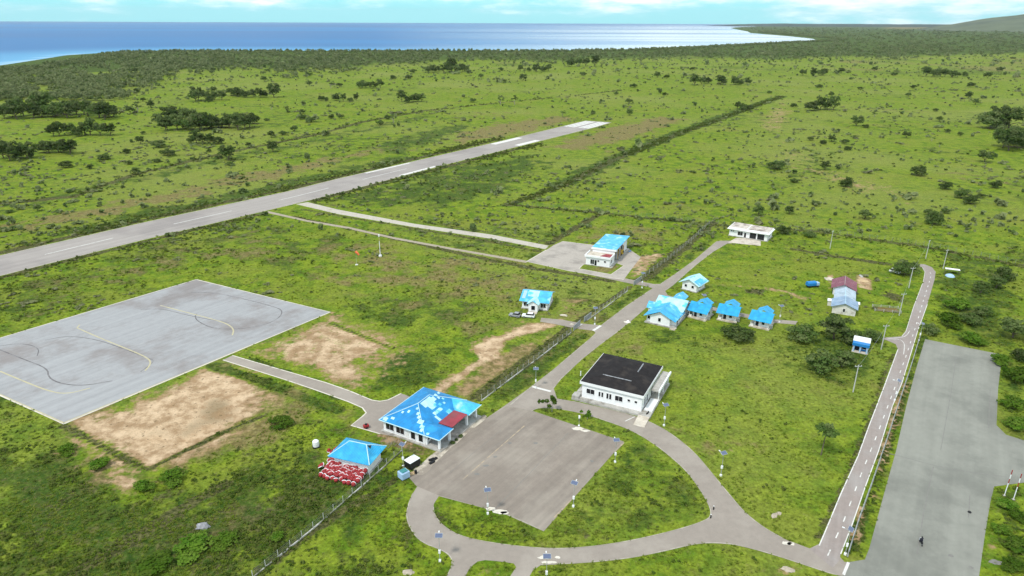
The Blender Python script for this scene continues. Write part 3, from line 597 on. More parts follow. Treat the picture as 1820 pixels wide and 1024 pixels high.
def build_sea():
    xs = axis_pts(-1800, 2600, 60, -40000, 40000, 1.12); ys = axis_pts(1500, 5000, 60, 300, 36000, 1.06)
    xs = xs[(xs > -45000)]; ys = ys[ys > 200]; ys[-1] = 36000
    X, Y = np.meshgrid(xs, ys); xy = np.stack([X.ravel(), Y.ravel()], 1)
    d = np.abs(sd_poly(xy, SHW[:len(SHORE)+1]))
    d = d_line(xy, SHW[:len(SHORE)])
    sh = np.zeros((len(xy), 4)); sh[:, 0] = np.clip(1-d/600, 0, 1)**1.5*0.6
    sh[:, 1] = np.clip(1.0-d/75, 0, 1)*(fbm(xy[:, 0], xy[:, 1], 90, 9) > 0.5)*0.6
    ang = xy[:, 0]/np.maximum(xy[:, 1], 1); band = fbm(xy[:, 0]/6.0, xy[:, 1], 420, 61, 4)
    sh[:, 2] = np.clip(0.02 + 1.0*np.clip((ang+0.20)/0.42, 0, 1)**1.2*np.clip(0.55+1.5*(band-0.35), 0.10, 1.0)*np.clip(1.35-xy[:, 1]/22000, 0.2, 1), 0.02, 0.9); sh[:, 3] = 1
    V = np.column_stack([xy, np.full(len(xy), -2.0)]); nx, ny = len(xs), len(ys); i = np.arange(nx*ny).reshape(ny, nx)
    F = np.stack([i[:-1, :-1].ravel(), i[:-1, 1:].ravel(), i[1:, 1:].ravel(), i[1:, :-1].ravel()], 1)
    tag(np_mesh('sea', V, F, M['sea'], {'shallow': sh}), kind='structure')
build_sea()

# hills on the right horizon
M['hill'] = mat('hill_grass', (0.095, 0.115, 0.06), 0.95, 0.25, 0.004, (0.055, 0.070, 0.04), 0.0012, (0.45, 0.62), obj=False)
def build_hill():
    c = P(1900, 45.0); c = Vector((7950.0, 9300.0, 0)); n = 90
    xs = np.linspace(-2600, 4200, n); ys = np.linspace(-1800, 3200, n); X, Y = np.meshgrid(xs, ys)
    r = np.sqrt((X/2500)**2+(Y/2300)**2); h = 330*np.clip(1-r, 0, 1)**0.8
    r2 = np.sqrt(((X+1150)/1500)**2+((Y+200)/1300)**2); h = np.maximum(h, 120*np.clip(1-r2, 0, 1)**0.9)
    r3 = np.sqrt(((X-2200)/2600)**2+(Y/2300)**2); h = np.maximum(h, 430*np.clip(1-r3, 0, 1)**0.8)
    h = h*(0.8+0.4*fbm(X.ravel(), Y.ravel(), 700, 77).reshape(n, n)); h[h <= 0] = -4
    V = np.column_stack([X.ravel()+c.x, Y.ravel()+c.y, h.ravel()]); i = np.arange(n*n).reshape(n, n)
    F = np.stack([i[:-1, :-1].ravel(), i[:-1, 1:].ravel(), i[1:, 1:].ravel(), i[1:, :-1].ravel()], 1)
    tag(np_mesh('hills', V, F, M['hill'], smooth=True), kind='structure')
    # low wooded headland along the far coast
    a = P(1301, 46.5); n = 160; t = np.linspace(0, 1, n); bx = a.x + t*13000; by = 17500 - t*3500
    rows = []
    for off, hz in ((0, -3), (150, 44), (900, 60), (2500, 52), (3500, -3)):
        hh = hz if hz < 0 else hz*(0.75+0.5*fbm(bx, by, 600, 88+off)); hh = hh*np.clip(t*14, 0.25, 1) if hz > 0 else hh
        rows.append(np.column_stack([bx, by+off, np.broadcast_to(hh, (n,))]))
    V = np.concatenate(rows); i = np.arange(5*n).reshape(5, n)
    F = np.stack([i[:-1, :-1].ravel(), i[:-1, 1:].ravel(), i[1:, 1:].ravel(), i[1:, :-1].ravel()], 1)
    M['headland'] = mat('headland_woods', (0.035, 0.055, 0.045), 0.95, 0.3, 0.004)
    tag(np_mesh('headland', V, F, M['headland'], smooth=True), kind='structure')
build_hill()

# ------------------------------------------------------------------ pavements
def sheet(name, poly, m, z, hole=None):
    loops = [[Vector((p[0], p[1], 0)) for p in poly]]
    if hole is not None: loops.append([Vector((p[0], p[1], 0)) for p in hole])
    flat = [v for l in loops for v in l]; tris = tessellate_polygon(loops)
    mb = MB(); mb.v = [(v.x, v.y, z) for v in flat]; mb.f = [tuple(t) for t in tris]; mb.m = [0]*len(tris)
    o = mb.build(name, m); me = o.data
    bm = bmesh.new(); bm.from_mesh(me)
    for f in bm.faces:
        if f.normal.z < 0: f.normal_flip()
    bm.to_mesh(me); bm.free()
    return tag(o, kind='structure')
def chaikin(p, n=2, closed=False):
    p = np.asarray(p, float)
    for _ in range(n):
        q = np.roll(p, -1, 0) if closed else p[1:]; a = p if closed else p[:-1]
        r = np.empty((2*len(a), 2)); r[0::2] = a*0.75+q*0.25; r[1::2] = a*0.25+q*0.75
        p = r if closed else np.concatenate([p[:1], r, p[-1:]])
    return p
def ribbon(mb, pts, w, z, off=0.0):
    pts = np.asarray(pts, float); d = np.gradient(pts, axis=0); d /= np.maximum(np.linalg.norm(d, axis=1, keepdims=True), 1e-9); nrm = np.stack([-d[:, 1], d[:, 0]], 1)
    a = pts+nrm*(off+w/2); b = pts+nrm*(off-w/2); k = len(mb.v)
    for p, q in zip(a, b): mb.v += [(q[0], q[1], z), (p[0], p[1], z)]
    for i in range(len(pts)-1): mb.f.append((k+2*i, k+2*i+2, k+2*i+3, k+2*i+1)); mb.m.append(0)
def resample(pts, step):
    pts = np.asarray(pts, float); s = np.concatenate([[0], np.cumsum(np.linalg.norm(np.diff(pts, axis=0), axis=1))]); t = np.arange(0, s[-1], step)
    return np.stack([np.interp(t, s, pts[:, 0]), np.interp(t, s, pts[:, 1])], 1)
def lines_obj(name, lst, m, z):
    mb = MB()
    for pts, w in lst: ribbon(mb, pts, w, z)
    return tag(mb.build(name, m), kind='structure')
isl = chaikin(WP['island'][:25], 2); isl = np.concatenate([isl, WP['island'][25:]])
rg = WP['ring']; rg_s = np.concatenate([rg[:4], chaikin(rg[4:15], 2), rg[15:20], chaikin(rg[20:32], 2), chaikin(rg[32:36], 1), chaikin(rg[36:43], 1), chaikin(rg[43:53], 2), rg[53:]])
sheet('ring_road', rg_s, M['road'], 0.020, isl)
sheet('car_park', WP['lot'], M['asph'], 0.030)
sheet('dust_strip', chaikin(W([(858,736),(868,741),(850,756),(832,768),(815,786),(800,797),(782,815),(768,828),(762,838),(748,846),(738,842),(734,834),(750,824),(762,812),(778,801),(797,789),(818,774),(838,757)]), 1, True), M['dust'], 0.034)
sheet('main_road', WP['main'], M['road'], 0.026)
sheet('lane_road', WP['lane'], M['lane'], 0.036)
sheet('grey_apron', WP['greylot'], M['grey'], 0.042)
sheet('runway', WP['runway'], M['runway'], 0.020)
sheet('aircraft_apron', WP['apron'], M['apron'], 0.030)
sheet('fire_apron', WP['fireapron'], M['fireconc'], 0.030, WP['firegrass'])
sheet('taxi_track', WP['taxi_n'], M['grav'], 0.022)
sheet('service_track', WP['taxi_s'], M['trackbrown'], 0.026)
sheet('access_road', WP['access'], M['road'], 0.024)
sheet('concrete_pad', WP['flatpad'], M['slab'], 0.034)
# pale concrete edges of the roads
E_ = []
E_.append((isl[:97], 0.22)); E_.append((WP['island'][26:28], 0.28))
E_.append((chaikin(rg[4:15], 2), 0.25)); E_.append((chaikin(rg[20:32], 2), 0.25)); E_.append((chaikin(rg[43:53], 2), 0.25))
E_.append((WP['main'][0:6], 0.28)); E_.append((WP['main'][13:16], 0.28)); E_.append((WP['main'][22:27], 0.3)); E_.append((WP['main'][29:35], 0.3)); E_.append((WP['main'][44:], 0.25))
E_.append((WP['access'][1:9], 0.35)); E_.append((np.concatenate([WP['access'][12:], WP['access'][:1]]), 0.35))
E_.append((WP['apron'][0:5], 0.45)); E_.append((WP['apron'][[0, 6]], 0.4))
E_.append((WP['fireapron'][[0, 1]], 0.4)); E_.append((WP['fireapron'][[3, 4, 5]], 0.35)); E_.append((WP['fireapron'][[7, 8]], 0.4)); E_.append((np.concatenate([WP['firegrass'], WP['firegrass'][:1]]), 0.35))
E_.append((WP['fireapron'][[0, 9, 8]], 0.3))
E_.append((WP['runway_n'], 0.3)); E_.append((WP['runway_s'], 0.3))
lines_obj('road_edge', E_[:10], M['softedge'], 0.046)
lines_obj('pavement_edge', E_[10:], M['edge'], 0.046)
L_ = []
L_.append((WP['lane'][1:8], 0.22)); L_.append((WP['lane'][24:32], 0.2)); L_.append((WP['lane'][12:19], 0.15))
cl = W([(1471,988),(1500,925),(1531,842),(1560,770),(1590,690),(1612,628),(1627,582),(1641,535),(1652,500),(1655,488),(1650,479)])
rs = resample(cl, 0.5)
k = 0
while k < len(rs)-6:
    L_.append((rs[k:k+5], 0.22)); k += 12
tj = W([(1577,602.5),(1596,603),(1604,606),(1608,613),(1606,630)]); L_.append((chaikin(tj, 2), 0.18)); L_.append((chaikin(W([(1580,601.5),(1604,600),(1612,596),(1617,588)]), 2), 0.18))
L_.append((W([(946,687.5),(979,696)]), 0.8)); L_.append((W([(1054,588),(1068,579)]), 0.9)); L_.append((W([(1111,749),(1128,741)]), 0.25)); L_.append((W([(1035,576),(1022,584)]), 0.5))
L_.append((W([(1499,1022),(1508,1000)]), 0.5))
lines_obj('lane_marking', L_, M['paint'], 0.052)
# runway markings
def rwy(t, s):
    """t along the runway in photo-measured stations, s across 0 (far edge) .. 1 (near edge)"""
    n = len(RN); i = t*(n-1); a = np.array([np.interp(i, range(n), RN[:, k]) for k in (0, 1)]); b = np.array([np.interp(i, range(n), RS[:, k]) for k in (0, 1)])
    return a*(1-s)+b*s
RN = resample(WP['runway_n'], 2.0); RS = resample(WP['runway_s'], 2.0); nn = 240
RN = np.stack([np.interp(np.linspace(0, 1, nn), np.linspace(0, 1, len(RN)), RN[:, k]) for k in (0, 1)], 1)
RS = np.stack([np.interp(np.linspace(0, 1, nn), np.linspace(0, 1, len(RS)), RS[:, k]) for k in (0, 1)], 1)
def t_of(px, py):
    q = np.array(P(px, py)[:2]); m_ = (RN+RS)/2; return float(np.argmin(((m_-q)**2).sum(1)))/(nn-1)
Rm = []
def rline(p0, p1, s, w, n=16):
    a, b = t_of(*p0), t_of(*p1); Rm.append((np.array([rwy(a+(b-a)*i/(n-1), s) for i in range(n)]), w))
rline((75,453), (203,422), 0.5, 0.6); rline((310,397), (408,373), 0.5, 0.6); rline((488,354), (580,333), 0.5, 0.6); rline((640,318), (720,300), 0.5, 0.6)
rline((660,312), (737,292), 0.06, 2.6); rline((705,310), (782,296), 0.93, 3.2)
rline((880,257), (930,246), 0.12, 6.0); rline((915,258), (962,250), 0.88, 6.0)
for s in (0.1, 0.24, 0.38, 0.62, 0.76, 0.9): rline((1020,226), (1062,217), s, 3.0)
lines_obj('runway_marking', Rm, M['paint'], 0.05)
re_ = []
for s in (0.02, 0.98):
    re_.append((np.array([rwy(i/79, s) for i in range(80)]), 0.5))
lines_obj('runway_edge_line', re_, M['softedge'], 0.054)
# apron paint: faded yellow lead-in lines, boundary and tyre marks
ya = [(chaikin(W([(137,583),(180,602),(230,622),(258,634),(268,642),(266,650),(258,659)]), 2), 0.45), (chaikin(W([(285,543),(330,555),(380,568),(405,576),(416,586),(413,596)]), 2), 0.45),
      (chaikin(W([(0,660),(40,677),(85,695),(118,701),(160,690)]), 2), 0.45), (W([(137,583),(142,577)]), 0.4), (W([(113,752),(0,701.5),(-180,622)]), 0.5), (W([(585,556),(113,752)]), 0.45)]
lines_obj('apron_marking', ya, M['ypaint'], 0.040)
sk = [(chaikin(W([(340,520),(380,520),(440,533),(490,546),(503,553),(496,566),(470,578),(430,585),(380,585),(352,572),(346,563),(350,558)]), 2), 0.35),
      (chaikin(W([(80,605),(120,597),(170,603),(220,620),(262,637),(274,640),(268,648),(250,661)]), 2), 0.32),
      (chaikin(W([(250,550),(290,549),(330,560),(372,568),(408,574)]), 2), 0.3), (chaikin(W([(0,622),(45,640),(85,655),(86,672),(110,683),(150,686),(200,677)]), 2), 0.4), (chaikin(W([(0,615),(30,611),(55,613),(70,621),(66,633)]), 2), 0.3)]
lines_obj('tyre_mark', sk, M['rubber'], 0.036)
# car park joints, faded bay line and thin dark lines across the grey apron
lines_obj('bay_line', [(W([(823,852),(932,757)]), 0.28), (W([(1015,889),(985,920)]), 0.3), (W([(1109,787),(1093,803)]), 0.3)], M['fadedpaint'], 0.036)
lines_obj('pavement_joint', [(W([(868,800),(940,757)]), 0.10), (W([(880,905),(1010,770)]), 0.12), (W([(800,840),(890,765)]), 0.1)], M['joint'], 0.035)
lines_obj('apron_line', [(chaikin(W([(1560,802),(1600,811),(1660,828),(1720,839),(1790,848)]), 2), 0.22), (W([(1659,830),(1642,910),(1630,985)]), 0.16), (W([(1700,633),(1690,700),(1672,800)]), 0.14), (W([(1760,690),(1757,760)]), 0.18), (W([(1724,880),(1721,920)]), 0.16)], M['joint'], 0.050)
def patch_poly(c, rx, ry, seed, n=14):
    r = random.Random(seed); a0 = r.random()*6
    return [(c[0]+math.cos(a0+2*math.pi*i/n)*rx*(0.7+0.5*r.random()), c[1]+math.sin(a0+2*math.pi*i/n)*ry*(0.7+0.5*r.random())) for i in range(n)]
mbp = MB()
for i, (px, py, rx, ry) in enumerate([(890,910,1.6,.7),(872,905,1.2,.6),(897,912,0.9,.5),(1027,762,1.6,.8),(1040,766,1.2,.5),(968,991,1.3,.5),(975,1000,1.5,.4),(991,991,.6,.4),(1398,966,1.0,.6),(1406,967,.8,.5),(1115,573,1.3,.9)]):
    c = P(px, py); mbp.poly([(x, y, 0.058) for x, y in patch_poly((c.x, c.y), rx, ry, i)])
o = mbp.build('spilled_sand', M['edge']); tag(o, kind='structure')
mbp = MB()
for i, (px, py, rx, ry) in enumerate([(848,843,.7,.4),(864,828,.7,.4),(906,788,.6,.4),(952,788,.6,.4),(1052,820,.5,.4),(880,812,.5,.4),(1770,1000,1.2,.7),(1690,988,.6,.4),(1726,1009,.5,.4)]):
    c = P(px, py); mbp.poly([(x, y, 0.056) for x, y in patch_poly((c.x, c.y), rx, ry, 40+i)])
o = mbp.build('oil_stain', M['joint']); tag(o, kind='structure')
# ------------------------------------------------------------------ buildings
def frame(a, b):
    A, B = P(*a), P(*b); d = B-A
    return A, math.atan2(d.y, d.x), d.length
def place(name, label, cat, a, b, group=None):
    A, yaw, L = frame(a, b)
    return thing(name, label, cat, A, yaw, group), L
def window(par, x, z, w, h, face='y', at=0.0, sgn=-1, name='window', frame_m='white', fw=0.09, sill=True):
    """a window (dark pane, frame of four bars, mullion, sill) on a wall. face 'y': wall in the xz plane at y=at looking along sgn*y; 'x': wall in the yz plane"""
    mb = MB(); d0 = 0.02*sgn; d1 = 0.07*sgn
    def bx(m, u0, u1, z0, z1, a, b_):
        lo, hi = sorted((at+a, at+b_))
        if face == 'y': m.box(u0, u1, lo, hi, z0, z1)
        else: m.box(lo, hi, u0, u1, z0, z1)
    bx(mb, x, x+w, z, z+h, 0.003*sgn, 0.03*sgn)
    o = mb.build(name, M['glass'], par)
    fr = MB()
    bx(fr, x-fw, x, z-fw, z+h+fw, 0.003*sgn, d1); bx(fr, x+w, x+w+fw, z-fw, z+h+fw, 0.003*sgn, d1)
    bx(fr, x, x+w, z+h, z+h+fw, 0.003*sgn, d1); bx(fr, x, x+w, z-fw, z, 0.003*sgn, d1 + (0.08*sgn if sill else 0))
    if w > 1.3: bx(fr, x+w/2-0.03, x+w/2+0.03, z, z+h, 0.03*sgn, 0.06*sgn)
    fr.build('frame', M[frame_m], o)
    return o
def door(par, x, z, w, h, face='y', at=0.0, sgn=-1, m='dark', name='door'):
    mb = MB(); lo, hi = sorted((at+0.003*sgn, at+0.05*sgn))
    if face == 'y': mb.box(x, x+w, lo, hi, z, z+h)
    else: mb.box(lo, hi, x, x+w, z, z+h)
    return mb.build(name, M[m], par)
def gable(mb, x0, x1, y0, y1, ze, zr, axis='x', t=0.09, m=0):
    """two-pitch sheet roof of thickness t over a rectangle; ridge along axis"""
    if axis == 'x':
        ym = (y0+y1)/2; prof = [(y0, ze), (ym, zr), (y1, ze), (y1, ze+t), (ym, zr+t*1.15), (y0, ze+t)]
        mb.prism(prof, 'x', x0, x1, m)
    else:
        xm = (x0+x1)/2; prof = [(x0, ze), (xm, zr), (x1, ze), (x1, ze+t), (xm, zr+t*1.15), (x0, ze+t)]
        mb.prism(prof, 'y', y0, y1, m)
def gable_wall(mb, x0, x1, y0, y1, z0, ze, zr, axis='x', m=0):
    if axis == 'x':
        prof = [(y0, z0), (y1, z0), (y1, ze), ((y0+y1)/2, zr), (y0, ze)]; mb.prism(prof, 'x', x0, x1, m)
    else:
        prof = [(x0, z0), (x1, z0), (x1, ze), ((x0+x1)/2, zr), (x0, ze)]; mb.prism(prof, 'y', y0, y1, m)
def hip(mb, x0, x1, y0, y1, ze, zr, ra, rb, t=0.12, m=0):
    """hip roof; ra, rb are the ridge ends (x, y)"""
    A, B = (x0, y0, ze), (x1, y0, ze); C, D = (x1, y1, ze), (x0, y1, ze)
    lo = [(a[0], a[1], a[2]-t) for a in (A, B, C, D)]; r1 = (*ra, zr); r2 = (*rb, zr)
    if abs(ra[0]-rb[0]) < abs(ra[1]-rb[1]):
        mb.poly([A, B, r1], m); mb.poly([B, C, r2, r1], m); mb.poly([C, D, r2], m); mb.poly([D, A, r1, r2], m)
    else:
        mb.poly([A, B, r2, r1], m); mb.poly([B, C, r2], m); mb.poly([C, D, r1, r2], m); mb.poly([D, A, r1], m)
    top = [A, B, C, D]
    for i in range(4):
        j = (i+1) % 4; mb.poly([lo[i], lo[j], top[j], top[i]], m)
    mb.poly(lo[::-1], m)

# --- passenger terminal
def terminal():
    t, L = place('airport_terminal', 'large white terminal with patched blue hip roof and red canopy beside the car park', 'terminal', (682.5, 766), (778, 800))
    MB().box(-0.6, 17.6, -0.6, 17.6, -0.1, 0.28).build('plinth', M['conc'], t)
    w = MB(); w.box(0, 12.6, 0, 17.0, 0.28, 3.32)
    w.build('wall', M['white'], t)
    for x in (0.8, 4.0): window(t, x, 0.95, 2.4, 1.75)
    window(t, 8.5, 0.7, 1.25, 1.95); window(t, 10.8, 0.7, 1.25, 1.95)
    door(t, 6.9, 0.28, 0.9, 2.1, m='white_stained')
    door(t, 7.2, 0.28, 2.4, 2.3, 'x', 12.6, 1, 'glass', 'entrance_door')
    for y in (1.2, 4.0, 11.8, 14.4): window(t, y, 0.95, 1.7, 1.5, 'x', 12.6, 1)
    for (x, y) in ((16.6, 0.35), (16.6, 4.5), (16.6, 12.2), (16.6, 16.4), (12.9, 0.35)):
        MB().box(x-0.25, x+0.25, y-0.25, y+0.25, 0.28, 3.30).build('column', M['white'], t, bevel=0.02)
    r = MB(); k = 0.44
    hip(r, -0.7, 13.1, -0.7, 17.8, 3.45, 3.45+6.9*k, (6.2, 6.2), (6.2, 10.9))
    r.build('roof', M['termroof'], t)
    for y0, y1, wm in ((-0.73, 5.1, 'termroof'), (12.0, 17.83, 'termwing')):
        wing = MB()
        ym = (y0+y1)/2; zr = 3.43+(y1-y0)/2*k
        A = (8.0, y0, 3.43); B = (17.4, y0, 3.43); C = (17.4, y1, 3.43); D = (8.0, y1, 3.43); r1 = (8.0, ym, zr); r2 = (14.5, ym, zr)
        wing.poly([A, B, r2, r1]); wing.poly([B, C, r2]); wing.poly([C, D, r1, r2])
        lo = [(a[0], a[1], a[2]-0.14) for a in (A, B, C, D)]
        wing.poly([lo[0], lo[1], B, A]); wing.poly([lo[1], lo[2], C, B]); wing.poly([lo[2], lo[3], D, C]); wing.poly(lo[::-1])
        wing.build('wing_roof', M[wm], t)
    f = MB()
    for a, b in (((-0.72, -0.76, 3.40), (17.4, -0.76, 3.40)), ((17.44, -0.76, 3.40), (17.44, 5.1, 3.40)), ((17.44, 12.0, 3.40), (17.44, 17.83, 3.40)), ((-0.74, -0.72, 3.40), (-0.74, 17.8, 3.40))):
        f.tube(a, b, 0.12, n=6)
    f.build('fascia', M['cap'], t)
    MB().box(13.0, 17.0, 5.16, 11.94, 3.52, 3.62).build('red_canopy', M['redroof'], t)
    cap = MB(); cap.tube((6.2, 6.2, 6.52), (6.2, 10.9, 6.52), 0.11, n=6); cap.tube((6.2, 6.2, 6.52), (-0.7, -0.7, 3.5), 0.10, n=6); cap.tube((6.2, 10.9, 6.52), (13.1, 17.8, 3.5), 0.10, n=6); cap.tube((6.2, 6.2, 6.52), (13.0, -0.6, 3.52), 0.09, n=6)
    cap.build('ridge_capping', M['cap'], t)
    # bleached replacement sheets lying on the slopes
    def zx(x, y): return 3.45+(13.1-x)*k+0.03      # right slope
    def zy(x, y): return 3.45+(y+0.7)*k+0.03       # front slope
    def sheet_x(x0, x1, y0, y1, m): MB().poly([(x0, y0, zx(x0, y0)), (x1, y0, zx(x1, y0)), (x1, y1, zx(x1, y1)), (x0, y1, zx(x0, y1))]).build('roof_sheet', M[m], t)
    def sheet_y(x0, x1, y0, y1, m): MB().poly([(x0, y0, zy(x0, y0)), (x1, y0, zy(x0, y0)), (x1, y1, zy(x1, y1)), (x0, y1, zy(x0, y1))]).build('roof_sheet', M[m], t)
    for a in ((6.5, 8.2, 6.6, 8.0), (8.2, 9.2, 9.4, 9.6), (9.3, 10.0, 10.2, 11.0), (11.2, 12.8, 6.0, 6.8), (6.5, 8.2, 8.0, 10.6), (7.0, 8.2, 10.6, 11.4), (8.2, 9.6, 7.4, 9.4), (8.2, 9.0, 9.6, 10.2), (10.2, 11.1, 6.6, 10.0), (6.8, 7.6, 12.0, 12.7), (7.8, 8.5, 11.9, 12.5), (8.7, 9.3, 12.6, 13.2), (6.9, 7.5, 13.2, 13.9), (11.9, 12.9, 9.8, 11.4), (9.7, 10.3, 11.6, 12.3)):
        sheet_x(*a, 'palecyan')
    for a in ((6.6, 7.2, 4.6, 5.2), (7.6, 8.3, 3.4, 4.1), (8.4, 9.2, 2.6, 3.4), (9.2, 10.8, 1.5, 2.6), (10.6, 11.8, 0.6, 1.4), (2.0, 3.0, 0.4, 1.0), (5.0, 5.6, 3.2, 3.9), (3.6, 4.2, 2.6, 3.2), (0.2, 1.4, -0.5, 0.4), (11.2, 12.0, -0.2, 0.8), (13.2, 14.0, -0.4, 0.2)):
        sheet_y(*a, 'palecyan')
    kk = k
    def wz(y): return 3.43+(y-12.0)*kk+0.03
    MB().poly([(11.6, 12.5, wz(12.5)), (14.4, 12.5, wz(12.5)), (14.2, 14.7, wz(14.7)), (12.6, 14.7, wz(14.7))]).build('roof_sheet', M['cyanroof'], t)
    MB().poly([(14.8, 12.3, wz(12.3)), (16.6, 12.3, wz(12.3)), (15.0, 14.0, wz(14.0))]).build('roof_sheet', M['cyanroof'], t)
terminal()

# --- small store with blue hip roof
def store():
    t, L = place('store_building', 'small white store with a blue hip roof behind the red marker cones', 'building', (596, 829), (657, 843))
    MB().box(-0.4, 9.0, -0.3, 6.0, -0.1, 0.2).build('plinth', M['conc'], t)
    MB().box(0, 8.6, 0, 5.7, 0.2, 3.1).build('wall', M['white'], t)
    r = MB(); hip(r, -1.1, 9.6, -0.9, 7.0, 3.15, 5.25, (2.2, 3.3), (6.6, 3.3)); r.build('roof', M['blueroof'], t)
    c = MB(); c.tube((6.6, 3.3, 5.27), (9.6, -0.9, 3.2), 0.12, n=6); c.tube((2.2, 3.3, 5.27), (6.6, 3.3, 5.27), 0.1, n=6); c.tube((6.6, 3.3, 5.27), (9.6, 7.0, 3.2), 0.1, n=6); c.tube((-1.1, -0.9, 3.18), (2.2, 3.3, 5.27), 0.1, n=6)
    c.build('ridge_capping', M['cap'], t)
    MB().poly([(6.9, 3.2, 5.09), (7.7, 3.0, 4.53), (7.4, 4.1, 4.74)]).build('roof_gap', M['dark'], t)
    door(t, 2.6, 0.2, 1.1, 2.1, 'x', 8.6, 1, 'white_stained')
store()

# --- white building with black tiled roof
def black_roof():
    t, L = place('office_building', 'white building with a black tiled roof and a stained side terrace beside the ring road', 'building', (1032, 708), (1140, 735))
    p = MB(); p.box(-2.0, 19.6, -1.7, 18.2, -0.1, 0.55); p.build('plinth', M['conc'], t)
    MB().box(0.3, 16.8, 0.0, 17.6, 0.55, 5.15).build('wall', M['white'], t)
    pr = MB(); pr.box(-0.25, 17.3, -0.55, -0.2, 4.7, 5.45); pr.box(-0.25, 0.1, -0.2, 18.1, 4.7, 5.45); pr.box(16.95, 17.3, -0.2, 18.1, 4.7, 5.45); pr.box(0.1, 16.95, 17.75, 18.1, 4.7, 5.45); pr.box(0.1, 16.95, -0.2, 17.75, 4.9, 5.25)
    pr.build('parapet', M['white'], t)
    r = MB(); A = [(-0.1, -0.45, 5.50), (17.2, -0.45, 5.50), (17.2, 18.0, 5.50), (-0.1, 18.0, 5.50)]; B = [(4.8, 3.4, 6.80), (12.7, 3.4, 6.80), (12.7, 14.4, 6.80), (4.8, 14.4, 6.80)]
    for i in range(4):
        j = (i+1) % 4; r.poly([A[i], A[j], B[j], B[i]])
    r.poly([B[0], B[1], (8.75, 8.0, 7.40)]); r.poly([B[1], B[2], (8.75, 10.0, 7.40), (8.75, 8.0, 7.40)]); r.poly([B[2], B[3], (8.75, 10.0, 7.40)]); r.poly([B[3], B[0], (8.75, 8.0, 7.40), (8.75, 10.0, 7.40)])
    r.poly(A[::-1]); r.build('roof', M['blackroof'], t)
    c = MB(); c.tube((4.8, 3.4, 6.82), (12.7, 3.4, 6.82), 0.14, n=6); c.tube((12.7, 9.0, 6.82), (12.7, 14.4, 6.82), 0.17, n=6); c.build('ridge_capping', M['ridge'], t)
    for x, z, w, h in ((1.6, 2.1, 2.2, 1.4), (5.0, 2.0, 0.5, 1.4), (5.8, 2.0, 0.5, 1.4), (7.2, 1.9, 0.55, 1.6), (8.0, 1.9, 0.55, 1.6), (9.6, 2.0, 2.0, 1.45), (13.0, 2.6, 0.65, 0.65), (14.9, 2.6, 0.65, 0.65)): window(t, x, z, w, h)
    MB().box(17.3, 19.6, 6.5, 18.2, 3.55, 3.85).build('terrace_roof', M['conc'], t); MB().box(19.35, 19.75, 6.4, 18.3, 3.5, 4.2).build('parapet', M['white'], t)
    for y in (7.9, 12.5, 17.5): MB().box(19.0, 19.3, y, y+0.3, 0.55, 3.55).build('column', M['white'], t)
    MB().box(17.3, 19.4, 1.0, 7.3, 0.55, 0.9).build('terrace_wall', M['white'], t)
    for y in (2.0, 4.2): window(t, y, 1.0, 1.5, 2.2, 'x', 16.8, 1)
    door(t, 9.0, 0.55, 1.4, 2.3, 'x', 16.8, 1, 'glass')
    e = MB(); e.prism([(-6.2, -0.1), (-6.2, 0.05), (-1.7, 0.52), (-1.7, -0.1)], 'x', 16.6, 19.5); e.build('entrance_ramp', M['slab'], t)
    s = MB(); s.box(-1.95, -0.1, -1.6, 0.6, 0.55, 1.3); s.build('stained_planter', M['conc'], t)
black_roof()

# --- office house with porch beside the dirt track
def porch_house():
    t, L = place('office_house', 'blue roofed house with a white gabled porch at the end of the dirt track', 'house', (928, 548), (972, 552.5))
    MB().box(-0.3, 9.3, -0.3, 10.2, -0.1, 0.35).build('plinth', M['conc'], t)
    w = MB(); gable_wall(w, 0, 9.0, 0, 10.0, 0.35, 3.15, 4.95, 'x'); w.build('wall', M['white'], t)
    r = MB(); gable(r, -0.9, 9.9, -0.8, 10.8, 3.05, 5.15, 'x'); r.build('roof', M['cyanroof'], t)
    k = (5.15-3.05)/5.8
    def sh(x0, x1, y0, y1, m): MB().poly([(x0, y0, 3.18+(y0+0.8)*k), (x1, y0, 3.18+(y0+0.8)*k), (x1, y1, 3.18+(y1+0.8)*k), (x0, y1, 3.18+(y1+0.8)*k)]).build('roof_sheet', M[m], t)
    sh(-0.3, 0.9, 0.6, 4.6, 'lightblue'); sh(1.6, 5.4, 1.8, 4.9, 'palecyan'); sh(6.0, 9.6, -0.6, 4.2, 'cyanroof')
    pw = MB(); gable_wall(pw, 2.9, 6.1, -2.6, 1.5, 0.3, 3.0, 4.05, 'y'); pw.build('porch', M['white'], t)
    pr = MB(); gable(pr, 2.3, 6.7, -3.1, 3.0, 3.0, 4.35, 'y'); pr.build('porch_roof', M['palecyan'], t)
    MB().box(2.9, 6.1, -4.0, -2.6, -0.1, 0.25).build('step', M['slab'], t)
    window(t, 0.6, 1.1, 1.6, 1.4); window(t, 6.7, 1.0, 1.8, 1.5); window(t, 3.9, 0.9, 1.3, 1.6, 'y', -2.6)
    for y in (1.2, 6.2): window(t, y, 1.1, 1.3, 1.3, 'x', 9.0, 1)
porch_house()

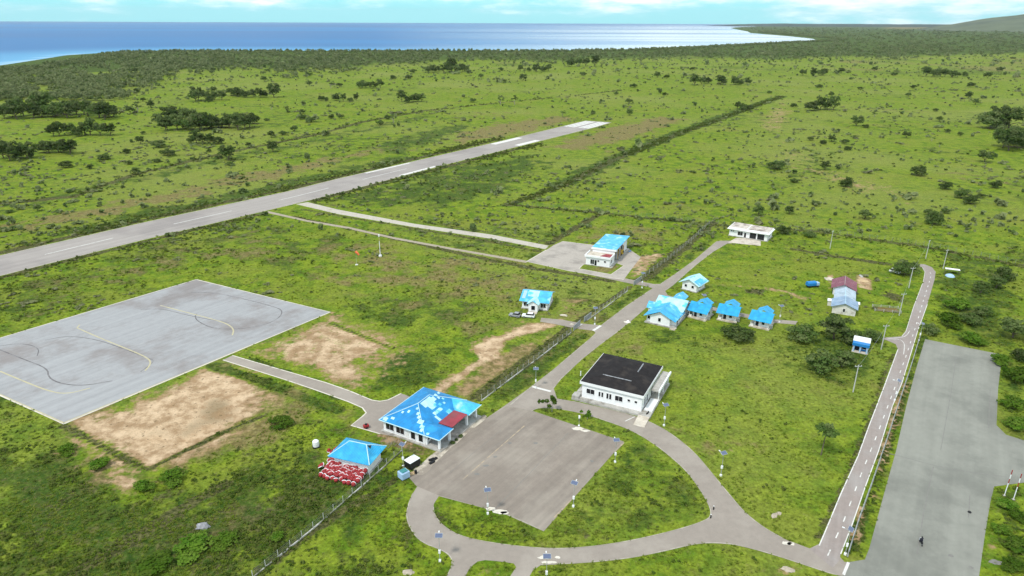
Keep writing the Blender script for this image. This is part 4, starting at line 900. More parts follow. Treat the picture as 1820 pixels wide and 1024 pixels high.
# --- fire station
def fire_station():
    t, L = place('fire_station', 'white fire station with a bright blue rear roof and open vehicle bays', 'fire station', (1041, 470), (1083, 476))
    MB().box(-0.3, 11.4, -0.3, 28.3, -0.1, 0.2).build('plinth', M['conc'], t)
    MB().box(0, 10.2, 0, 6.4, 0.2, 3.7).build('wall', M['white'], t)
    p = MB()
    for a in ((-0.5, 10.7, -0.6, -0.25, 3.6, 4.4), (-0.5, -0.15, -0.25, 6.4, 3.6, 4.4), (10.35, 10.7, -0.25, 6.4, 3.6, 4.4)): p.box(*a)
    p.build('parapet', M['white'], t)
    MB().box(-0.15, 10.35, -0.25, 6.4, 3.72, 3.9).build('flat_roof', M['slab'], t)
    MB().poly([(5.4, 1.4, 3.93), (10.0, 1.2, 3.93), (10.0, 5.4, 3.93), (7.0, 5.6, 3.93)]).build('roof_stain', M['redroof'], t)
    w = MB(); w.box(0.8, 1.05, 6.45, 27.4, 0.2, 5.5); w.box(1.05, 10.3, 27.15, 27.4, 0.2, 5.5); w.box(1.05, 10.3, 6.45, 6.75, 0.2, 5.5)
    for y in (6.76, 11.4, 16.0, 20.8): w.box(9.9, 10.25, y, y+0.55, 0.2, 5.5)
    w.box(9.9, 10.25, 21.4, 27.1, 0.2, 5.5); w.box(9.95, 10.2, 7.35, 21.3, 4.3, 5.5)
    w.build('hall_wall', M['white'], t)
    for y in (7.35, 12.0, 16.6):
        door(t, y, 0.2, 3.9, 4.05, 'x', 5.8, 1, 'dark', 'bay_shade_panel')  # dark panel deep in the hall, painted shade behind each bay
    for y in (11.3, 15.9, 20.7): MB().box(10.3, 10.6, y, y+0.6, 0.2, 3.6).build('pillar', M['tan'], t)
    r = MB(); r.prism([(0.3, 5.5), (11.3, 5.95), (11.3, 6.15), (0.3, 5.72)], 'y', 6.3, 27.8); r.build('roof', M['cyanroof'], t)
    MB().box(0.3, 11.3, 6.05, 6.28, 5.2, 5.9).build('fascia', M['white'], t)
    window(t, 2.0, 0.6, 1.6, 2.0); window(t, 5.0, 1.9, 0.8, 0.7); window(t, 7.8, 1.9, 0.9, 0.7); door(t, 3.8, 0.2, 0.9, 2.3, m='glass')
    window(t, 2.0, 1.2, 1.6, 1.4, 'x', 10.2, 1)
    yt = thing('fire_engine', 'yellow fire engine parked half inside the middle bay of the fire station', 'fire engine', t.location, t.rotation_euler[2])
    MB().box(6.1, 9.8, 16.9, 19.2, 0.75, 2.5).build('body', M['yellow'], yt, bevel=0.08)
    MB().box(9.8, 11.2, 17.0, 19.1, 0.7, 2.3).build('cab', M['yellow'], yt, bevel=0.1)
    window(yt, 17.2, 1.5, 1.7, 0.6, 'x', 11.2, 1, 'windscreen', 'black')
    for x in (7.1, 10.4):
        for y in (16.92, 18.85): MB().tube((x, y, 0.68), (x, y+0.3, 0.68), 0.48, n=14).build('wheel', M['tyre'], yt)
fire_station()

# --- long flat-roofed house at the head of the main road
def flat_house():
    t, L = place('flat_roofed_house', 'long white flat roofed house with dark garage openings at the main road end', 'house', (1295.5, 418.5), (1364, 429.5))
    MB().box(-0.3, 18.0, -0.6, 9.6, -0.1, 0.25).build('plinth', M['conc'], t)
    MB().box(0, 17.6, 0, 9.2, 0.25, 3.5).build('wall', M['white'], t)
    s = MB(); s.box(-0.9, 18.6, -1.2, 10.0, 3.5, 3.72); s.build('eaves_slab', M['white'], t)
    p = MB(); p.box(-0.4, 8.0, -0.5, 9.4, 3.72, 4.35); p.box(8.0, 18.1, -0.2, 9.6, 3.72, 4.2); p.build('parapet_roof', M['white'], t)
    MB().box(-0.1, 7.8, 0.0, 9.2, 4.352, 4.40).build('roof_surface', M['stainroof'], t); MB().box(8.2, 17.9, 0.2, 9.4, 4.202, 4.25).build('roof_surface', M['stainroof'], t)
    window(t, 0.7, 2.3, 0.6, 0.5); window(t, 1.6, 2.3, 0.6, 0.5); window(t, 4.0, 0.9, 2.3, 1.8); door(t, 7.0, 0.25, 0.9, 2.3, m='glass')
    door(t, 9.6, 0.3, 2.9, 2.6, m='dark', name='garage_shade_panel'); door(t, 13.1, 0.3, 3.1, 2.6, m='dark', name='garage_shade_panel')  # dark panels on the solid wall, shade of the garages painted in
    window(t, 3.0, 1.2, 1.5, 1.2, 'x', 17.6, 1)
flat_house()

# --- bleached gable house by the road junction
def bleached_house():
    t, L = place('gable_house', 'small white house with a bleached pale blue gable roof beside the road junction', 'house', (1212, 514), (1237, 520.5))
    MB().box(-0.3, 6.1, -0.3, 7.3, -0.1, 0.3).build('plinth', M['conc'], t)
    w = MB(); gable_wall(w, 0, 5.8, 0, 7.0, 0.3, 3.1, 4.6, 'y'); w.build('wall', M['white'], t)
    r = MB(); gable(r, -1.3, 7.1, -0.9, 7.8, 2.75, 4.85, 'y'); r.build('roof', M['palecyan'], t)
    k = 2.1/4.2
    MB().poly([(4.6, 0.0, 2.9+2.5*k+0.05), (6.9, 0.0, 2.9+0.2*k+0.05), (6.9, 6.4, 2.9+0.2*k+0.05), (4.6, 5.0, 2.9+2.5*k+0.05)]).build('roof_sheet', M['cyanroof'], t)
    window(t, 1.0, 1.4, 0.9, 1.0); window(t, 3.8, 1.4, 0.9, 1.0); window(t, 2.0, 1.3, 1.2, 1.1, 'x', 5.8, 1); door(t, 4.6, 0.3, 0.9, 2.1, 'x', 5.8, 1, 'white_stained')
bleached_house()

# --- large cross-gabled house
def cross_house():
    t, L = place('cross_gabled_house', 'largest blue roofed house of the compound with several crossing gables', 'house', (1152, 573.5), (1189, 582))
    MB().box(-1.2, 9.4, -0.5, 17.5, -0.1, 0.35).build('plinth', M['conc'], t)
    w = MB(); gable_wall(w, 0.6, 7.4, 0, 8.0, 0.35, 3.0, 4.9, 'y'); w.box(-0.9, 0.6, 0.8, 6.0, 0.35, 2.7); w.box(7.4, 9.0, 1.5, 7.5, 0.35, 2.7); w.build('wall', M['white'], t)
    w2 = MB(); gable_wall(w2, -0.5, 8.8, 8.0, 17.0, 0.35, 3.1, 5.2, 'x'); w2.build('rear_wall', M['white'], t)
    r = MB(); gable(r, -1.6, 9.6, -0.9, 9.2, 2.55, 5.15, 'y'); r.build('front_roof', M['cyanfront'], t)
    r2 = MB(); gable(r2, -1.2, 9.5, 7.2, 17.8, 3.1, 5.6, 'x'); r2.build('rear_roof', M['palecyan'], t)
    r3 = MB(); gable(r3, -3.2, 2.5, 6.0, 10.4, 2.7, 4.4, 'x'); r3.build('side_roof', M['cyanroof'], t)
    w3 = MB(); gable_wall(w3, -2.6, -0.95, 6.5, 9.9, 0.35, 2.75, 4.2, 'x'); w3.build('side_wall', M['white'], t)
    r4 = MB(); gable(r4, 3.0, 7.4, 12.4, 19.0, 4.6, 6.0, 'y'); r4.build('dormer_roof', M['cyanroof'], t)
    k = 2.6/5.6
    MB().poly([(4.4, 3.0, 5.3-0.4*k), (9.3, 3.0, 5.3-5.3*k), (9.3, 9.0, 5.3-5.3*k), (4.4, 9.0, 5.3-0.4*k)]).build('roof_sheet', M['cyanroof'], t)
    window(t, 3.4, 1.3, 0.9, 1.3); window(t, -0.6, 1.2, 0.8, 1.1, 'y', 0.8); door(t, 2.6, 0.35, 0.9, 2.1, 'x', 9.0, 1, 'dark'); window(t, 4.2, 1.2, 1.4, 1.1, 'x', 9.0, 1); window(t, 10.0, 1.2, 1.4, 1.2, 'x', 8.8, 1)
    MB().box(8.0, 9.8, -1.6, 0.5, -0.1, 0.25).build('step', M['slab'], t)
cross_house()

# --- three cottages of one kind
def cottage(a, b, label, dark):
    t, L = place('cottage', label, 'house', a, b, 'small cottages along the compound path')
    MB().box(-0.4, 6.2, -0.4, 6.9, -0.1, 0.4).build('plinth', M['slab'], t)
    w = MB(); gable_wall(w, 1.0, 5.8, 0.9, 6.5, 0.4, 3.0, 4.2, 'x'); w.build('wall', M['white'], t)
    r = MB(); gable(r, -0.8, 6.6, -0.8, 7.4, 2.75, 4.75, 'x'); r.build('roof', M['blueroof'], t)
    r2 = MB(); gable(r2, 0.5, 5.5, 3.35, 8.0, 4.0, 5.35, 'y'); r2.build('cross_gable', M['blueroof_y'], t)
    for x, y in ((0.1, 0.1), (5.7, 0.1), (0.1, 3.4)): MB().box(x-0.1, x+0.1, y-0.1, y+0.1, 0.4, 2.8).build('post', M['white_stained'], t)
    MB().box(0.1, 1.0, -0.05, 0.05, 0.4, 1.2).build('rail', M['white_stained'], t)
    door(t, 1.5, 0.4, 0.9, 2.1, 'y', 0.9, -1, 'dark'); window(t, 3.4, 1.2, 0.9, 1.2, 'y', 0.9); window(t, 2.6, 1.3, 1.2, 1.1, 'x', 5.8, 1)
    MB().box(5.85, 6.7, 1.5, 2.6, 0.0, 1.1).build('water_tank', M['cream'], t)
    return t
cottage((1224, 563.5), (1257, 572), 'blue roofed cottage tucked right behind the large cross gabled house', 0)
cottage((1276, 568.5), (1309, 575), 'middle one of the three blue roofed cottages, with open grass on both sides', 0)
cottage((1333, 580), (1364, 587), 'rightmost of the three blue roofed cottages, at the end of the grey path', 0)

# --- three workers' barracks standing in a row, built in one frame
def barracks():
    A, yaw, L = frame((1478, 556), (1519, 565)); _r = P(1502.5, 480)-P(1497, 556); yaw = math.atan2(_r.y, _r.x)-math.pi/2; c, s = math.cos(yaw), math.sin(yaw)
    def at(x, y): return (A.x+c*x-s*y, A.y+s*x+c*y, 0)
    def hut(y0, dx, ln, wid, label, rm, wm, zr, eave):
        t = thing('timber_hut', label, 'hut', at(dx, y0), yaw, 'huts standing in a row by the rubble heaps')
        w = MB(); gable_wall(w, 0, wid, 0, ln, 0, 2.7, zr-0.35, 'y'); w.build('wall', M[wm], t)
        r = MB(); gable(r, -eave, wid+eave, -0.7, ln+0.4, 2.55, zr, 'y'); r.build('roof', M[rm], t)
        MB().tube((wid/2, -0.7, zr+0.1), (wid/2, ln+0.4, zr+0.1), 0.08, n=6).build('ridge_capping', M['cap' if rm != 'maroonroof' else 'conc'], t)
        window(t, wid/2-0.35, 1.0, 0.7, 1.2)
        door(t, 2.0, 0, 0.9, 2.0, 'x', wid, 1, 'dark'); window(t, 4.4, 1.1, 1.0, 0.9, 'x', wid, 1)
        return t
    hut(0, 0, 7.2, 7.4, 'nearest hut of the row, with a plain blue grey roof', 'slateroof', 'cream', 4.3, 0.6)
    hut(8.6, 0.5, 9.5, 6.2, 'middle hut of the row, with a weathered pale grey roof', 'paleroof', 'white', 3.9, 0.5)
    hut(19.2, -0.4, 9.5, 7.0, 'farthest hut of the row, with a maroon sheet roof', 'maroonroof', 'white', 4.6, 0.9)
    for i, (x, y, lab) in enumerate(((-1.7, 6.6, 'white lean-to on the left side of the blue grey hut'), (6.9, 7.4, 'white lean-to on the right side of the pale grey hut'))):
        t = thing('lean_to', lab, 'shed', at(x, y), yaw, 'white lean-to sheds beside the huts')
        MB().box(0, 1.6, 0, 2.2, 0, 1.8).build('wall', M['cream'], t); MB().box(-0.2, 1.8, -0.2, 2.4, 1.8, 1.95).build('roof', M['white'], t)
barracks()

# --- guard booth
def booth():
    t, L = place('guard_booth', 'small blue guard booth with white pillars and a flat white roof beside the lane', 'booth', (1514.5, 625), (1541, 630.5))
    MB().box(-0.2, 4.3, -0.2, 5.4, -0.1, 0.2).build('plinth', M['slab'], t)
    MB().box(0.15, 3.95, 1.6, 5.2, 0.2, 3.0).build('wall', M['bluepaint'], t)
    for x in (0.0, 1.82, 3.7): MB().box(x, x+0.4, 0, 0.4, 0.2, 2.3).build('pillar', M['lightblue'], t)
    MB().box(-0.3, 4.4, -0.3, 1.5, 2.3, 3.15).build('blue_fascia', M['bluepaint'], t)
    MB().box(-0.35, 4.45, 1.55, 5.5, 3.0, 3.25).build('roof', M['white'], t)
    door(t, 0.5, 0.2, 1.2, 2.05, 'y', 1.6, -1, 'dark'); window(t, 2.4, 0.9, 1.2, 1.2, 'y', 1.6)
booth()

# ------------------------------------------------------------------ poles, lamps, masts
def lamp_kind(h, arm=-1):
    t = thing('solar_street_lamp', 'x', 'street lamp', group='solar street lamps')
    MB().tube((0, 0, 0.3), (0, 0, h), 0.09, 0.06, 8).build('pole', M['steel'], t)
    MB().box(-0.3, 0.3, -0.3, 0.3, -0.1, 0.45).build('footing', M['white'], t, bevel=0.03)
    MB().box(-0.28, 0.28, -0.25, 0.25, 2.0, 2.75).build('battery_box', M['white'], t, bevel=0.03)
    p = MB(); c, s = math.cos(0.25), math.sin(0.25)
    p.poly([(-0.95, -0.6*c, h+0.15-0.6*s), (0.95, -0.6*c, h+0.15-0.6*s), (0.95, 0.6*c, h+0.15+0.6*s), (-0.95, 0.6*c, h+0.15+0.6*s)]); p.poly([(-0.95, 0.6*c, h+0.10+0.6*s), (0.95, 0.6*c, h+0.10+0.6*s), (0.95, -0.6*c, h+0.10-0.6*s), (-0.95, -0.6*c, h+0.10-0.6*s)])
    po = p.build('solar_panel', M['panel'], t)
    fr = MB()
    for a, b in (((-1, -1), (1, -1)), ((1, -1), (1, 1)), ((1, 1), (-1, 1)), ((-1, 1), (-1, -1))):
        fr.tube((a[0]*0.97, a[1]*0.62*c, h+0.13+a[1]*0.62*s), (b[0]*0.97, b[1]*0.62*c, h+0.13+b[1]*0.62*s), 0.045, n=5)
    fr.build('frame', M['steel'], po)
    a = MB(); a.tube((0, 0, h-0.5), (arm*0.15, 1.6, h-0.1), 0.045, n=6); a.build('arm', M['steel'], t)
    MB().box(arm*0.15-0.12, arm*0.15+0.12, 1.45, 2.1, h-0.16, h-0.04).build('lamp_head', M['white'], t)
    return t
lamp0 = lamp_kind(6.0)
LAMPS = [((867,914),0.2,'solar street lamp on the grass tip at the near left edge of the car park'), ((1019,901),-0.5,'solar street lamp on the right edge of the car park, near its bottom corner'), ((1093,822),0.1,'solar street lamp at the right corner of the car park'),
         ((782,998),0.0,'solar street lamp outside the near left bend of the ring road'), ((971,1036),0.0,'solar street lamp rising in front of the near stretch of ring road'), ((1180,757),0.3,'solar street lamp beside the terrace of the black roofed building'),
         ((1281,846),0.4,'solar street lamp on the brown verge outside the right bend of the ring road'), ((952,690),0.0,'solar street lamp on the grass strip between fence and main road'), ((1057,577),0.2,'solar street lamp by the gate of the dirt track'),
         ((1141,512),0.2,'solar street lamp where the service track meets the main road'), ((717,830),-0.6,'solar street lamp behind the blue and white cabinet'), ((1502,986),0.9,'solar street lamp at the near end of the lane railing'),
         ((1590,712),0.9,'solar street lamp halfway along the lane railing'), ((1633,606),0.9,'solar street lamp at the far end of the lane railing'), ((1249,553),0.3,'solar street lamp on the lawn behind the middle cottages'), ((1385,573),0.3,'solar street lamp beside the grey path past the rightmost cottage')]
for i, (q, rz, lab) in enumerate(LAMPS):
    o = lamp0 if i == 0 else copy_tree(lamp0)
    o.location = P(*q); o.rotation_euler[2] = rz; o['label'] = lab; o.scale = (0.72, 0.72, 1.0)
lab = 'short white lamp post on the grass between car park and ring road'
t = thing('lamp_post', lab, 'lamp post', P(1029, 757)); t.scale = (0.7, 0.7, 0.95); MB().tube((0, 0, 0), (0, 0, 3.0), 0.06, 0.05, 8).build('pole', M['steel'], t); MB().box(-0.3, 0.3, -0.3, 0.3, 2.4, 3.1).build('lamp_box', M['white'], t); MB().lathe([(0.35, 0), (0.35, 0.2), (0.2, 0.35)], 10).build('base', M['white'], t)
def util_pole():
    t = thing('utility_pole', 'x', 'utility pole', group='utility poles'); MB().tube((0, 0, -0.2), (0, 0, 8.4), 0.17, 0.11, 8).build('pole', M['polegrey'], t)
    MB().box(-1.0, 1.0, -0.06, 0.06, 7.9, 8.05).build('crossarm', M['steel'], t)
    for x in (-0.85, 0, 0.85): MB().lathe([(0.07, 8.05), (0.09, 8.15), (0.05, 8.3)], 8, (x, 0, 0)).build('insulator', M['cream'], t)
    return t
up0 = util_pole()
for i, (q, rz, lab) in enumerate([((1516,697),0.1,'nearest utility pole, standing on open grass below the guard booth'), ((1566,621),0.1,'utility pole right beside the guard booth'), ((1598,561),0.2,'utility pole near the fenced garden plot'), ((1615,512),0.2,'utility pole halfway along the upper lane, right of the huts'),
     ((1475,442),0.8,'utility pole behind the huts, near the perimeter fence'), ((1645,460),0.8,'utility pole above the head of the lane'), ((1676,478),0.5,'utility pole in the scrub right of the head of the lane')]):
    o = up0 if i == 0 else copy_tree(up0); o.location = P(*q); o.rotation_euler[2] = rz; o['label'] = lab
# overhead wires
def wire(name, lab, a, b, za, zb, sag=0.8, n=12):
    a = P(*a); b = P(*b); mb = MB(); pts = []
    for i in range(n+1):
        t_ = i/n; p = a.lerp(b, t_); pts.append((p.x, p.y, za+(zb-za)*t_-sag*4*t_*(1-t_)))
    for u, v in zip(pts[:-1], pts[1:]): mb.tube(u, v, 0.022, n=4, caps=False)
    tag(mb.build(name, M['greyp']), lab, 'cable', 'overhead cables between utility poles')
wire('overhead_cable', 'overhead cable from the open-grass pole to the guard booth pole', (1516,697), (1566,621), 8.1, 8.1); wire('overhead_cable', 'overhead cable from the guard booth pole to the garden plot pole', (1566,621), (1598,561), 8.1, 8.1); wire('overhead_cable', 'overhead cable from the garden plot pole up along the lane', (1598,561), (1615,512), 8.1, 8.1); wire('overhead_cable', 'overhead cable from the lane pole to the head of the lane', (1615,512), (1645,460), 8.1, 8.1)
# wind mast and wind sock
t = thing('weather_mast', 'slim white mast on a white footing in the grass between runway tracks and apron', 'mast', P(676, 456))
m_ = MB(); m_.tube((0, 0, 0.6), (0, 0, 7.0), 0.16, 0.13, 8); m_.build('pole', M['white'], t); MB().tube((0, 0, 7.0), (0, 0, 9.0), 0.13, 0.11, 8).build('orange_band', M['tan'], t); MB().box(-0.25, 0.25, -0.25, 0.25, 9.0, 9.9).build('head', M['white'], t); MB().box(-0.6, 0.6, -0.6, 0.6, -0.1, 0.7).build('footing', M['white_stained'], t)
t = thing('wind_sock', 'orange wind sock on a thin pole in the grass left of the white mast', 'wind sock', P(634, 471))
MB().tube((0, 0, 0), (0, 0, 6.0), 0.06, 0.05, 8).build('pole', M['steel'], t)
sk_ = MB(); sk_.tube((0, 0, 5.8), (0.9, -0.3, 5.2), 0.55, 0.42, 12, 0, False); sk_.tube((0.9, -0.3, 5.2), (1.4, -0.5, 4.5), 0.42, 0.3, 12, 0); sk_.build('sock', M['orange'], t)
MB().box(-0.5, 0.5, -0.5, 0.5, -0.1, 0.25).build('footing', M['white_stained'], t)
# red and white poles at the right edge
def striped(q, lab):
    t = thing('striped_pole', lab, 'pole', P(*q), group='red and white poles')
    for k in range(6): MB().tube((0, 0, k*1.1), (0, 0, (k+1)*1.1), 0.09, n=8).build('band', M['white' if k % 2 == 0 or k < 2 else 'red'], t)
    MB().box(-0.25, 0.25, -0.25, 0.25, -0.1, 0.12).build('footing', M['conc'], t)
striped((1785, 881), 'left one of the two red and white striped poles beside the grey apron'); striped((1801, 888), 'right one of the two red and white striped poles beside the grey apron')

# ------------------------------------------------------------------ fences
def fence(name, lab, line, step, h, mesh=True, base=False, postm='polegrey', cat='fence', wirem='wire', nw=5, group=None):
    pts = resample(W(line), step); org = Vector((pts[0][0], pts[0][1], 0)); t = thing(name, lab, cat, org, group=group)
    q = [(p[0]-org.x, p[1]-org.y) for p in pts]
    pm = MB(); pm.box(-0.05, 0.05, -0.05, 0.05, -0.1, h); p0 = pm.build('post', M[postm], t, loc=(q[0][0], q[0][1], 0))
    for x, y in q[1:100]:
        c = p0.copy(); COL.objects.link(c); c.parent = t; c.location = (x, y, 0)
    wm = MB()
    for (x0, y0), (x1, y1) in zip(q[:-1], q[1:]):
        for k in range(nw): z = 0.15+(h-0.2)*k/(nw-1); wm.tube((x0, y0, z), (x1, y1, z), 0.022 if postm == 'steel' else 0.012, n=4, caps=False)
        if mesh:
            n = max(3, int(math.hypot(x1-x0, y1-y0)/(0.25 if postm == 'steel' else 0.6)))
            for k in range(1, n): u = k/n; x, y = x0+(x1-x0)*u, y0+(y1-y0)*u; wm.tube((x, y, 0.1), (x, y, h-0.05), 0.016 if postm == 'steel' else 0.008, n=3, caps=False)
    wm.build('wire_mesh' if mesh else 'wires', M[wirem], t)
    if base:
        bm_ = MB()
        for (x0, y0), (x1, y1) in zip(q[:-1], q[1:]):
            d = Vector((x1-x0, y1-y0, 0)); d.normalize(); n_ = Vector((-d.y, d.x, 0))*0.12
            a = Vector((x0, y0, 0)); b = Vector((x1, y1, 0)); k = len(bm_.v)
            for z in (-0.1, 0.28):
                for p in (a-n_, b-n_, b+n_, a+n_): bm_.v.append((p.x, p.y, z))
            for f in ((4, 5, 6, 7), (0, 1, 5, 4), (1, 2, 6, 5), (2, 3, 7, 6), (3, 0, 4, 7)): bm_.f.append(tuple(k+i for i in f)); bm_.m.append(0)
        bm_.build('concrete_base', M['conc' if base == 1 else 'base'], t)
    return t
fence('mesh_fence', 'wire mesh fence on a pale concrete base from the terminal to the dirt track gate', [(856,713),(905,676),(960,635),(1000,604),(1021,587)], 3.0, 2.0, base=2)
fence('mesh_fence', 'wire mesh fence between the dirt track gate and the service track', [(1043,570),(1080,544),(1120,514)], 3.0, 2.0, base=2)
fence('mesh_fence', 'wire mesh fence running down from the store building to the bottom of the photo', [(714,802),(690,824),(640,868),(560,938),(476,1006),(440,1036)], 3.0, 1.8, base=2)
fence('mesh_fence', 'wire mesh fence beside the upper main road, past the fire station', [(1140,497),(1180,468),(1225,432),(1262,398)], 4.0, 2.0)
fence('roadside_railing', 'pale metal railing between the lane and the grey apron', [(1506,990),(1524,932),(1549,862),(1572,795),(1594,728),(1618,655),(1636,596)], 2.0, 1.7, base=1, postm='steel', cat='railing', wirem='palemetal', nw=6)
fence('perimeter_fence', 'far perimeter fence from the hedge line to the flat roofed house', [(910,363),(1000,371),(1100,381),(1200,391),(1290,400)], 3.0, 2.0, nw=4, postm='wire')
fence('perimeter_fence', 'far perimeter fence from the flat roofed house past the head of the lane', [(1380,405),(1450,411),(1550,424),(1650,438),(1740,455),(1830,474)], 3.2, 2.0, nw=4, postm='wire')
def gate(q0, q1, lab):
    A, yaw, L = frame(q0, q1); t = thing('metal_gate', lab, 'gate', A, yaw, 'grey sliding gates')
    MB().box(0, L, -0.04, 0.04, 0.15, 1.8).build('panel', M['greyp'], t)
    fr = MB(); fr.tube((0, 0, 0.1), (0, 0, 2.0), 0.07, n=6); fr.tube((L, 0, 0.1), (L, 0, 2.0), 0.07, n=6); fr.tube((0, 0, 1.9), (L, 0, 1.9), 0.06, n=6); fr.build('frame', M['steel'], t)
    for x in (0.4, L-0.4): MB().tube((x, -0.05, 0.12), (x, 0.05, 0.12), 0.12, n=10).build('wheel', M['tyre'], t)
gate((1019, 589), (1031, 578), 'grey sliding gate leaf on the near side of the dirt track'); gate((1038, 573), (1050, 564), 'grey sliding gate leaf on the far side of the dirt track'); gate((1126, 508), (1139, 499), 'grey gate leaf across the service track by the main road')

# ------------------------------------------------------------------ vehicles and loose things
def car(lab, q, yaw, m, name='parked_car', L=4.4, suv=True):
    t = thing(name, lab, 'car', P(*q), yaw); l = L/2
    b = MB(); b.prism([(-l, 0.35), (l, 0.35), (l, 0.8), (l-0.15, 0.98), (l-1.15, 1.05), (-l+0.1, 1.05), (-l, 0.75)], 'y', -0.86, 0.86); b.build('body', M[m], t, bevel=0.06)
    c = MB(); c.prism([(-l+0.15, 1.05), (l-1.25, 1.05), (l-1.9, 1.62), (-l+0.55, 1.62)], 'y', -0.76, 0.76); c.build('cabin', M['glass'], t, bevel=0.04)
    r = MB(); r.box(-l+0.6, l-1.95, -0.74, 0.74, 1.625, 1.69); r.build('roof', M[m], t, bevel=0.03)
    for x in (-l+0.85, l-0.85):
        for y in (-0.88, 0.66):
            w = MB().tube((x, y, 0.34), (x, y+0.22, 0.34), 0.34, n=16).build('wheel', M['tyre'], t); MB().tube((x, y-0.012 if y < 0 else y+0.2, 0.34), (x, y+0.02 if y < 0 else y+0.232, 0.34), 0.2, n=12).build('rim', M['steel'], w)
    for y in (-0.62, 0.62): MB().box(l-0.1, l+0.02, y-0.16, y+0.16, 0.68, 0.84).build('headlight', M['cream'], t); MB().box(-l-0.02, -l+0.05, y-0.14, y+0.14, 0.7, 0.9).build('tail_light', M['red'], t)
    return t
car('white car parked at the foot of the porch of the blue roofed house', (939, 564), math.pi-0.2, 'white')
car('white car half hidden under the dark tree near the head of the lane', (1590, 485), -0.9, 'white', L=4.0)
car('dark grey car parked left of the white one on the dirt track', (915, 563), math.pi-0.35, 'greyp', L=4.0)
t = thing('covered_truck', 'small truck under a blue tarpaulin parked on the grass left of the huts', 'truck', P(1444, 510), 0.2)
tb = MB(); tb.prism([(-1.0, 0.75), (1.0, 0.75), (1.0, 1.9), (0.5, 2.35), (-0.5, 2.35), (-1.0, 1.9)], 'x', -2.6, 1.0); tb.build('tarpaulin', M['bluepaint'], t, bevel=0.1); MB().box(1.05, 2.4, -0.85, 0.85, 0.6, 1.9).build('cab', M['lightblue'], t, bevel=0.15); MB().box(-2.5, 2.2, -0.6, 0.6, 0.45, 0.74).build('chassis', M['black'], t)
for x in (-1.7, 1.6):
    for y in (-0.95, 0.7): MB().tube((x, y, 0.4), (x, y+0.25, 0.4), 0.4, n=14).build('wheel', M['tyre'], t)
t = thing('open_shelter', 'open shelter with a pale flat roof in the scrub right of the lane head', 'shelter', P(1691, 487), -0.45)
MB().box(-2.6, 2.6, -0.9, 0.9, 2.0, 2.15).build('roof', M['white_stained'], t)
for x in (-2.4, 2.4):
    for y in (-0.75, 0.75): MB().box(x-0.06, x+0.06, y-0.06, y+0.06, -0.1, 2.0).build('post', M['bark'], t)
t = thing('tarpaulin', 'blue and white tarpaulin heap below the open shelter', 'tarpaulin', P(1688, 491)); MB().lathe([(1.9, 0), (1.5, 0.5), (0.7, 0.9), (0.1, 1.0)], 9).build('cover', M['lightblue'], t)
# black cart with white lid, blue-white cabinet
t = thing('generator_box', 'black generator box with a white lid near the front corner of the terminal', 'generator', P(733, 829), 0.85)
MB().box(-1.5, 1.5, -1.1, 1.1, 0.3, 1.9).build('body', M['black'], t, bevel=0.05); MB().box(-1.5, 1.5, -1.1, 1.1, 1.92, 2.02).build('lid', M['white'], t, bevel=0.02)
for x in (-1.0, 1.0):
    for y in (-1.15, 1.0): MB().tube((x, y, 0.3), (x, y+0.15, 0.3), 0.3, n=12).build('wheel', M['tyre'], t)
t = thing('cabinet', 'pale blue cabinet with a teal lid at the corner of the car park', 'cabinet', P(718, 849), 0.75)
MB().box(-1.05, 1.05, -0.95, 0.95, 0.15, 1.75).build('body', M['lightblue'], t, bevel=0.08); MB().box(-0.75, 0.75, -0.65, 0.65, 1.76, 2.0).build('lid', M['teal'], t, bevel=0.08); MB().box(-1.0, 1.0, -0.9, 0.9, -0.05, 0.15).build('base', M['black'], t)
for y in (-0.4, 0.4): MB().box(1.055, 1.10, y-0.33, y+0.33, 0.35, 1.55).build('door', M['white'], t)
for i, (q, r_, lab) in enumerate([((767, 818), 0.1, 'black block nearest the terminal, in the group beside the black generator'), ((773, 817), 0.5, 'long black block on the car park edge, right of the generator'), ((768, 823), 0.3, 'black block nearest the viewer, in the group beside the generator')]):
    t = MB().box(-0.7, 0.7, -0.32, 0.32, -0.02, 0.4).build('barrier_block', M['black'], None, P(*q), 0.5+r_, bevel=0.08); tag(t, lab, 'block', 'black blocks by the car park')
t = thing('pallet', 'wooden pallet with a dark drum beside the pale blue cabinet', 'pallet', P(731, 843), 0.6)
for k in range(5): MB().box(-0.8+k*0.36, -0.54+k*0.36, -0.6, 0.6, 0.12, 0.16).build('slat', M['tan'], t)
MB().box(-0.8, 0.9, -0.55, -0.45, 0.0, 0.12).box(-0.8, 0.9, 0.45, 0.55, 0.0, 0.12).build('bearer', M['bark'], t); 
tag(MB().lathe([(0.3, 0), (0.32, 0.45), (0.3, 0.9), (0.1, 0.93)], 12).build('oil_drum', M['black'], None, P(739, 842)), 'dark drum standing beside the wooden pallet', 'drum')
t = thing('water_tank', 'white cylindrical water tank on the grass far left of the store', 'water tank', P(562, 794), 0.4)
MB().lathe([(0.75, 0.25), (0.78, 0.9), (0.75, 1.55), (0.5, 1.8), (0.2, 1.9)], 16).build('tank', M['white'], t, smooth=False); MB().box(-0.8, 0.8, -0.8, 0.8, -0.05, 0.25).build('base', M['black'], t)
t = thing('fire_pump', 'dark red pump cart on the concrete pad left of the terminal', 'pump cart', P(651, 761), 0.5)
MB().box(-0.7, 0.7, -0.5, 0.5, 0.3, 1.0).build('body', M['red'], t, bevel=0.1); MB().lathe([(0.35, 1.0), (0.3, 1.25), (0.1, 1.3)], 10).build('cap', M['black'], t)
for y in (-0.55, 0.45): MB().tube((0, y, 0.28), (0, y+0.1, 0.28), 0.28, n=12).build('wheel', M['tyre'], t)
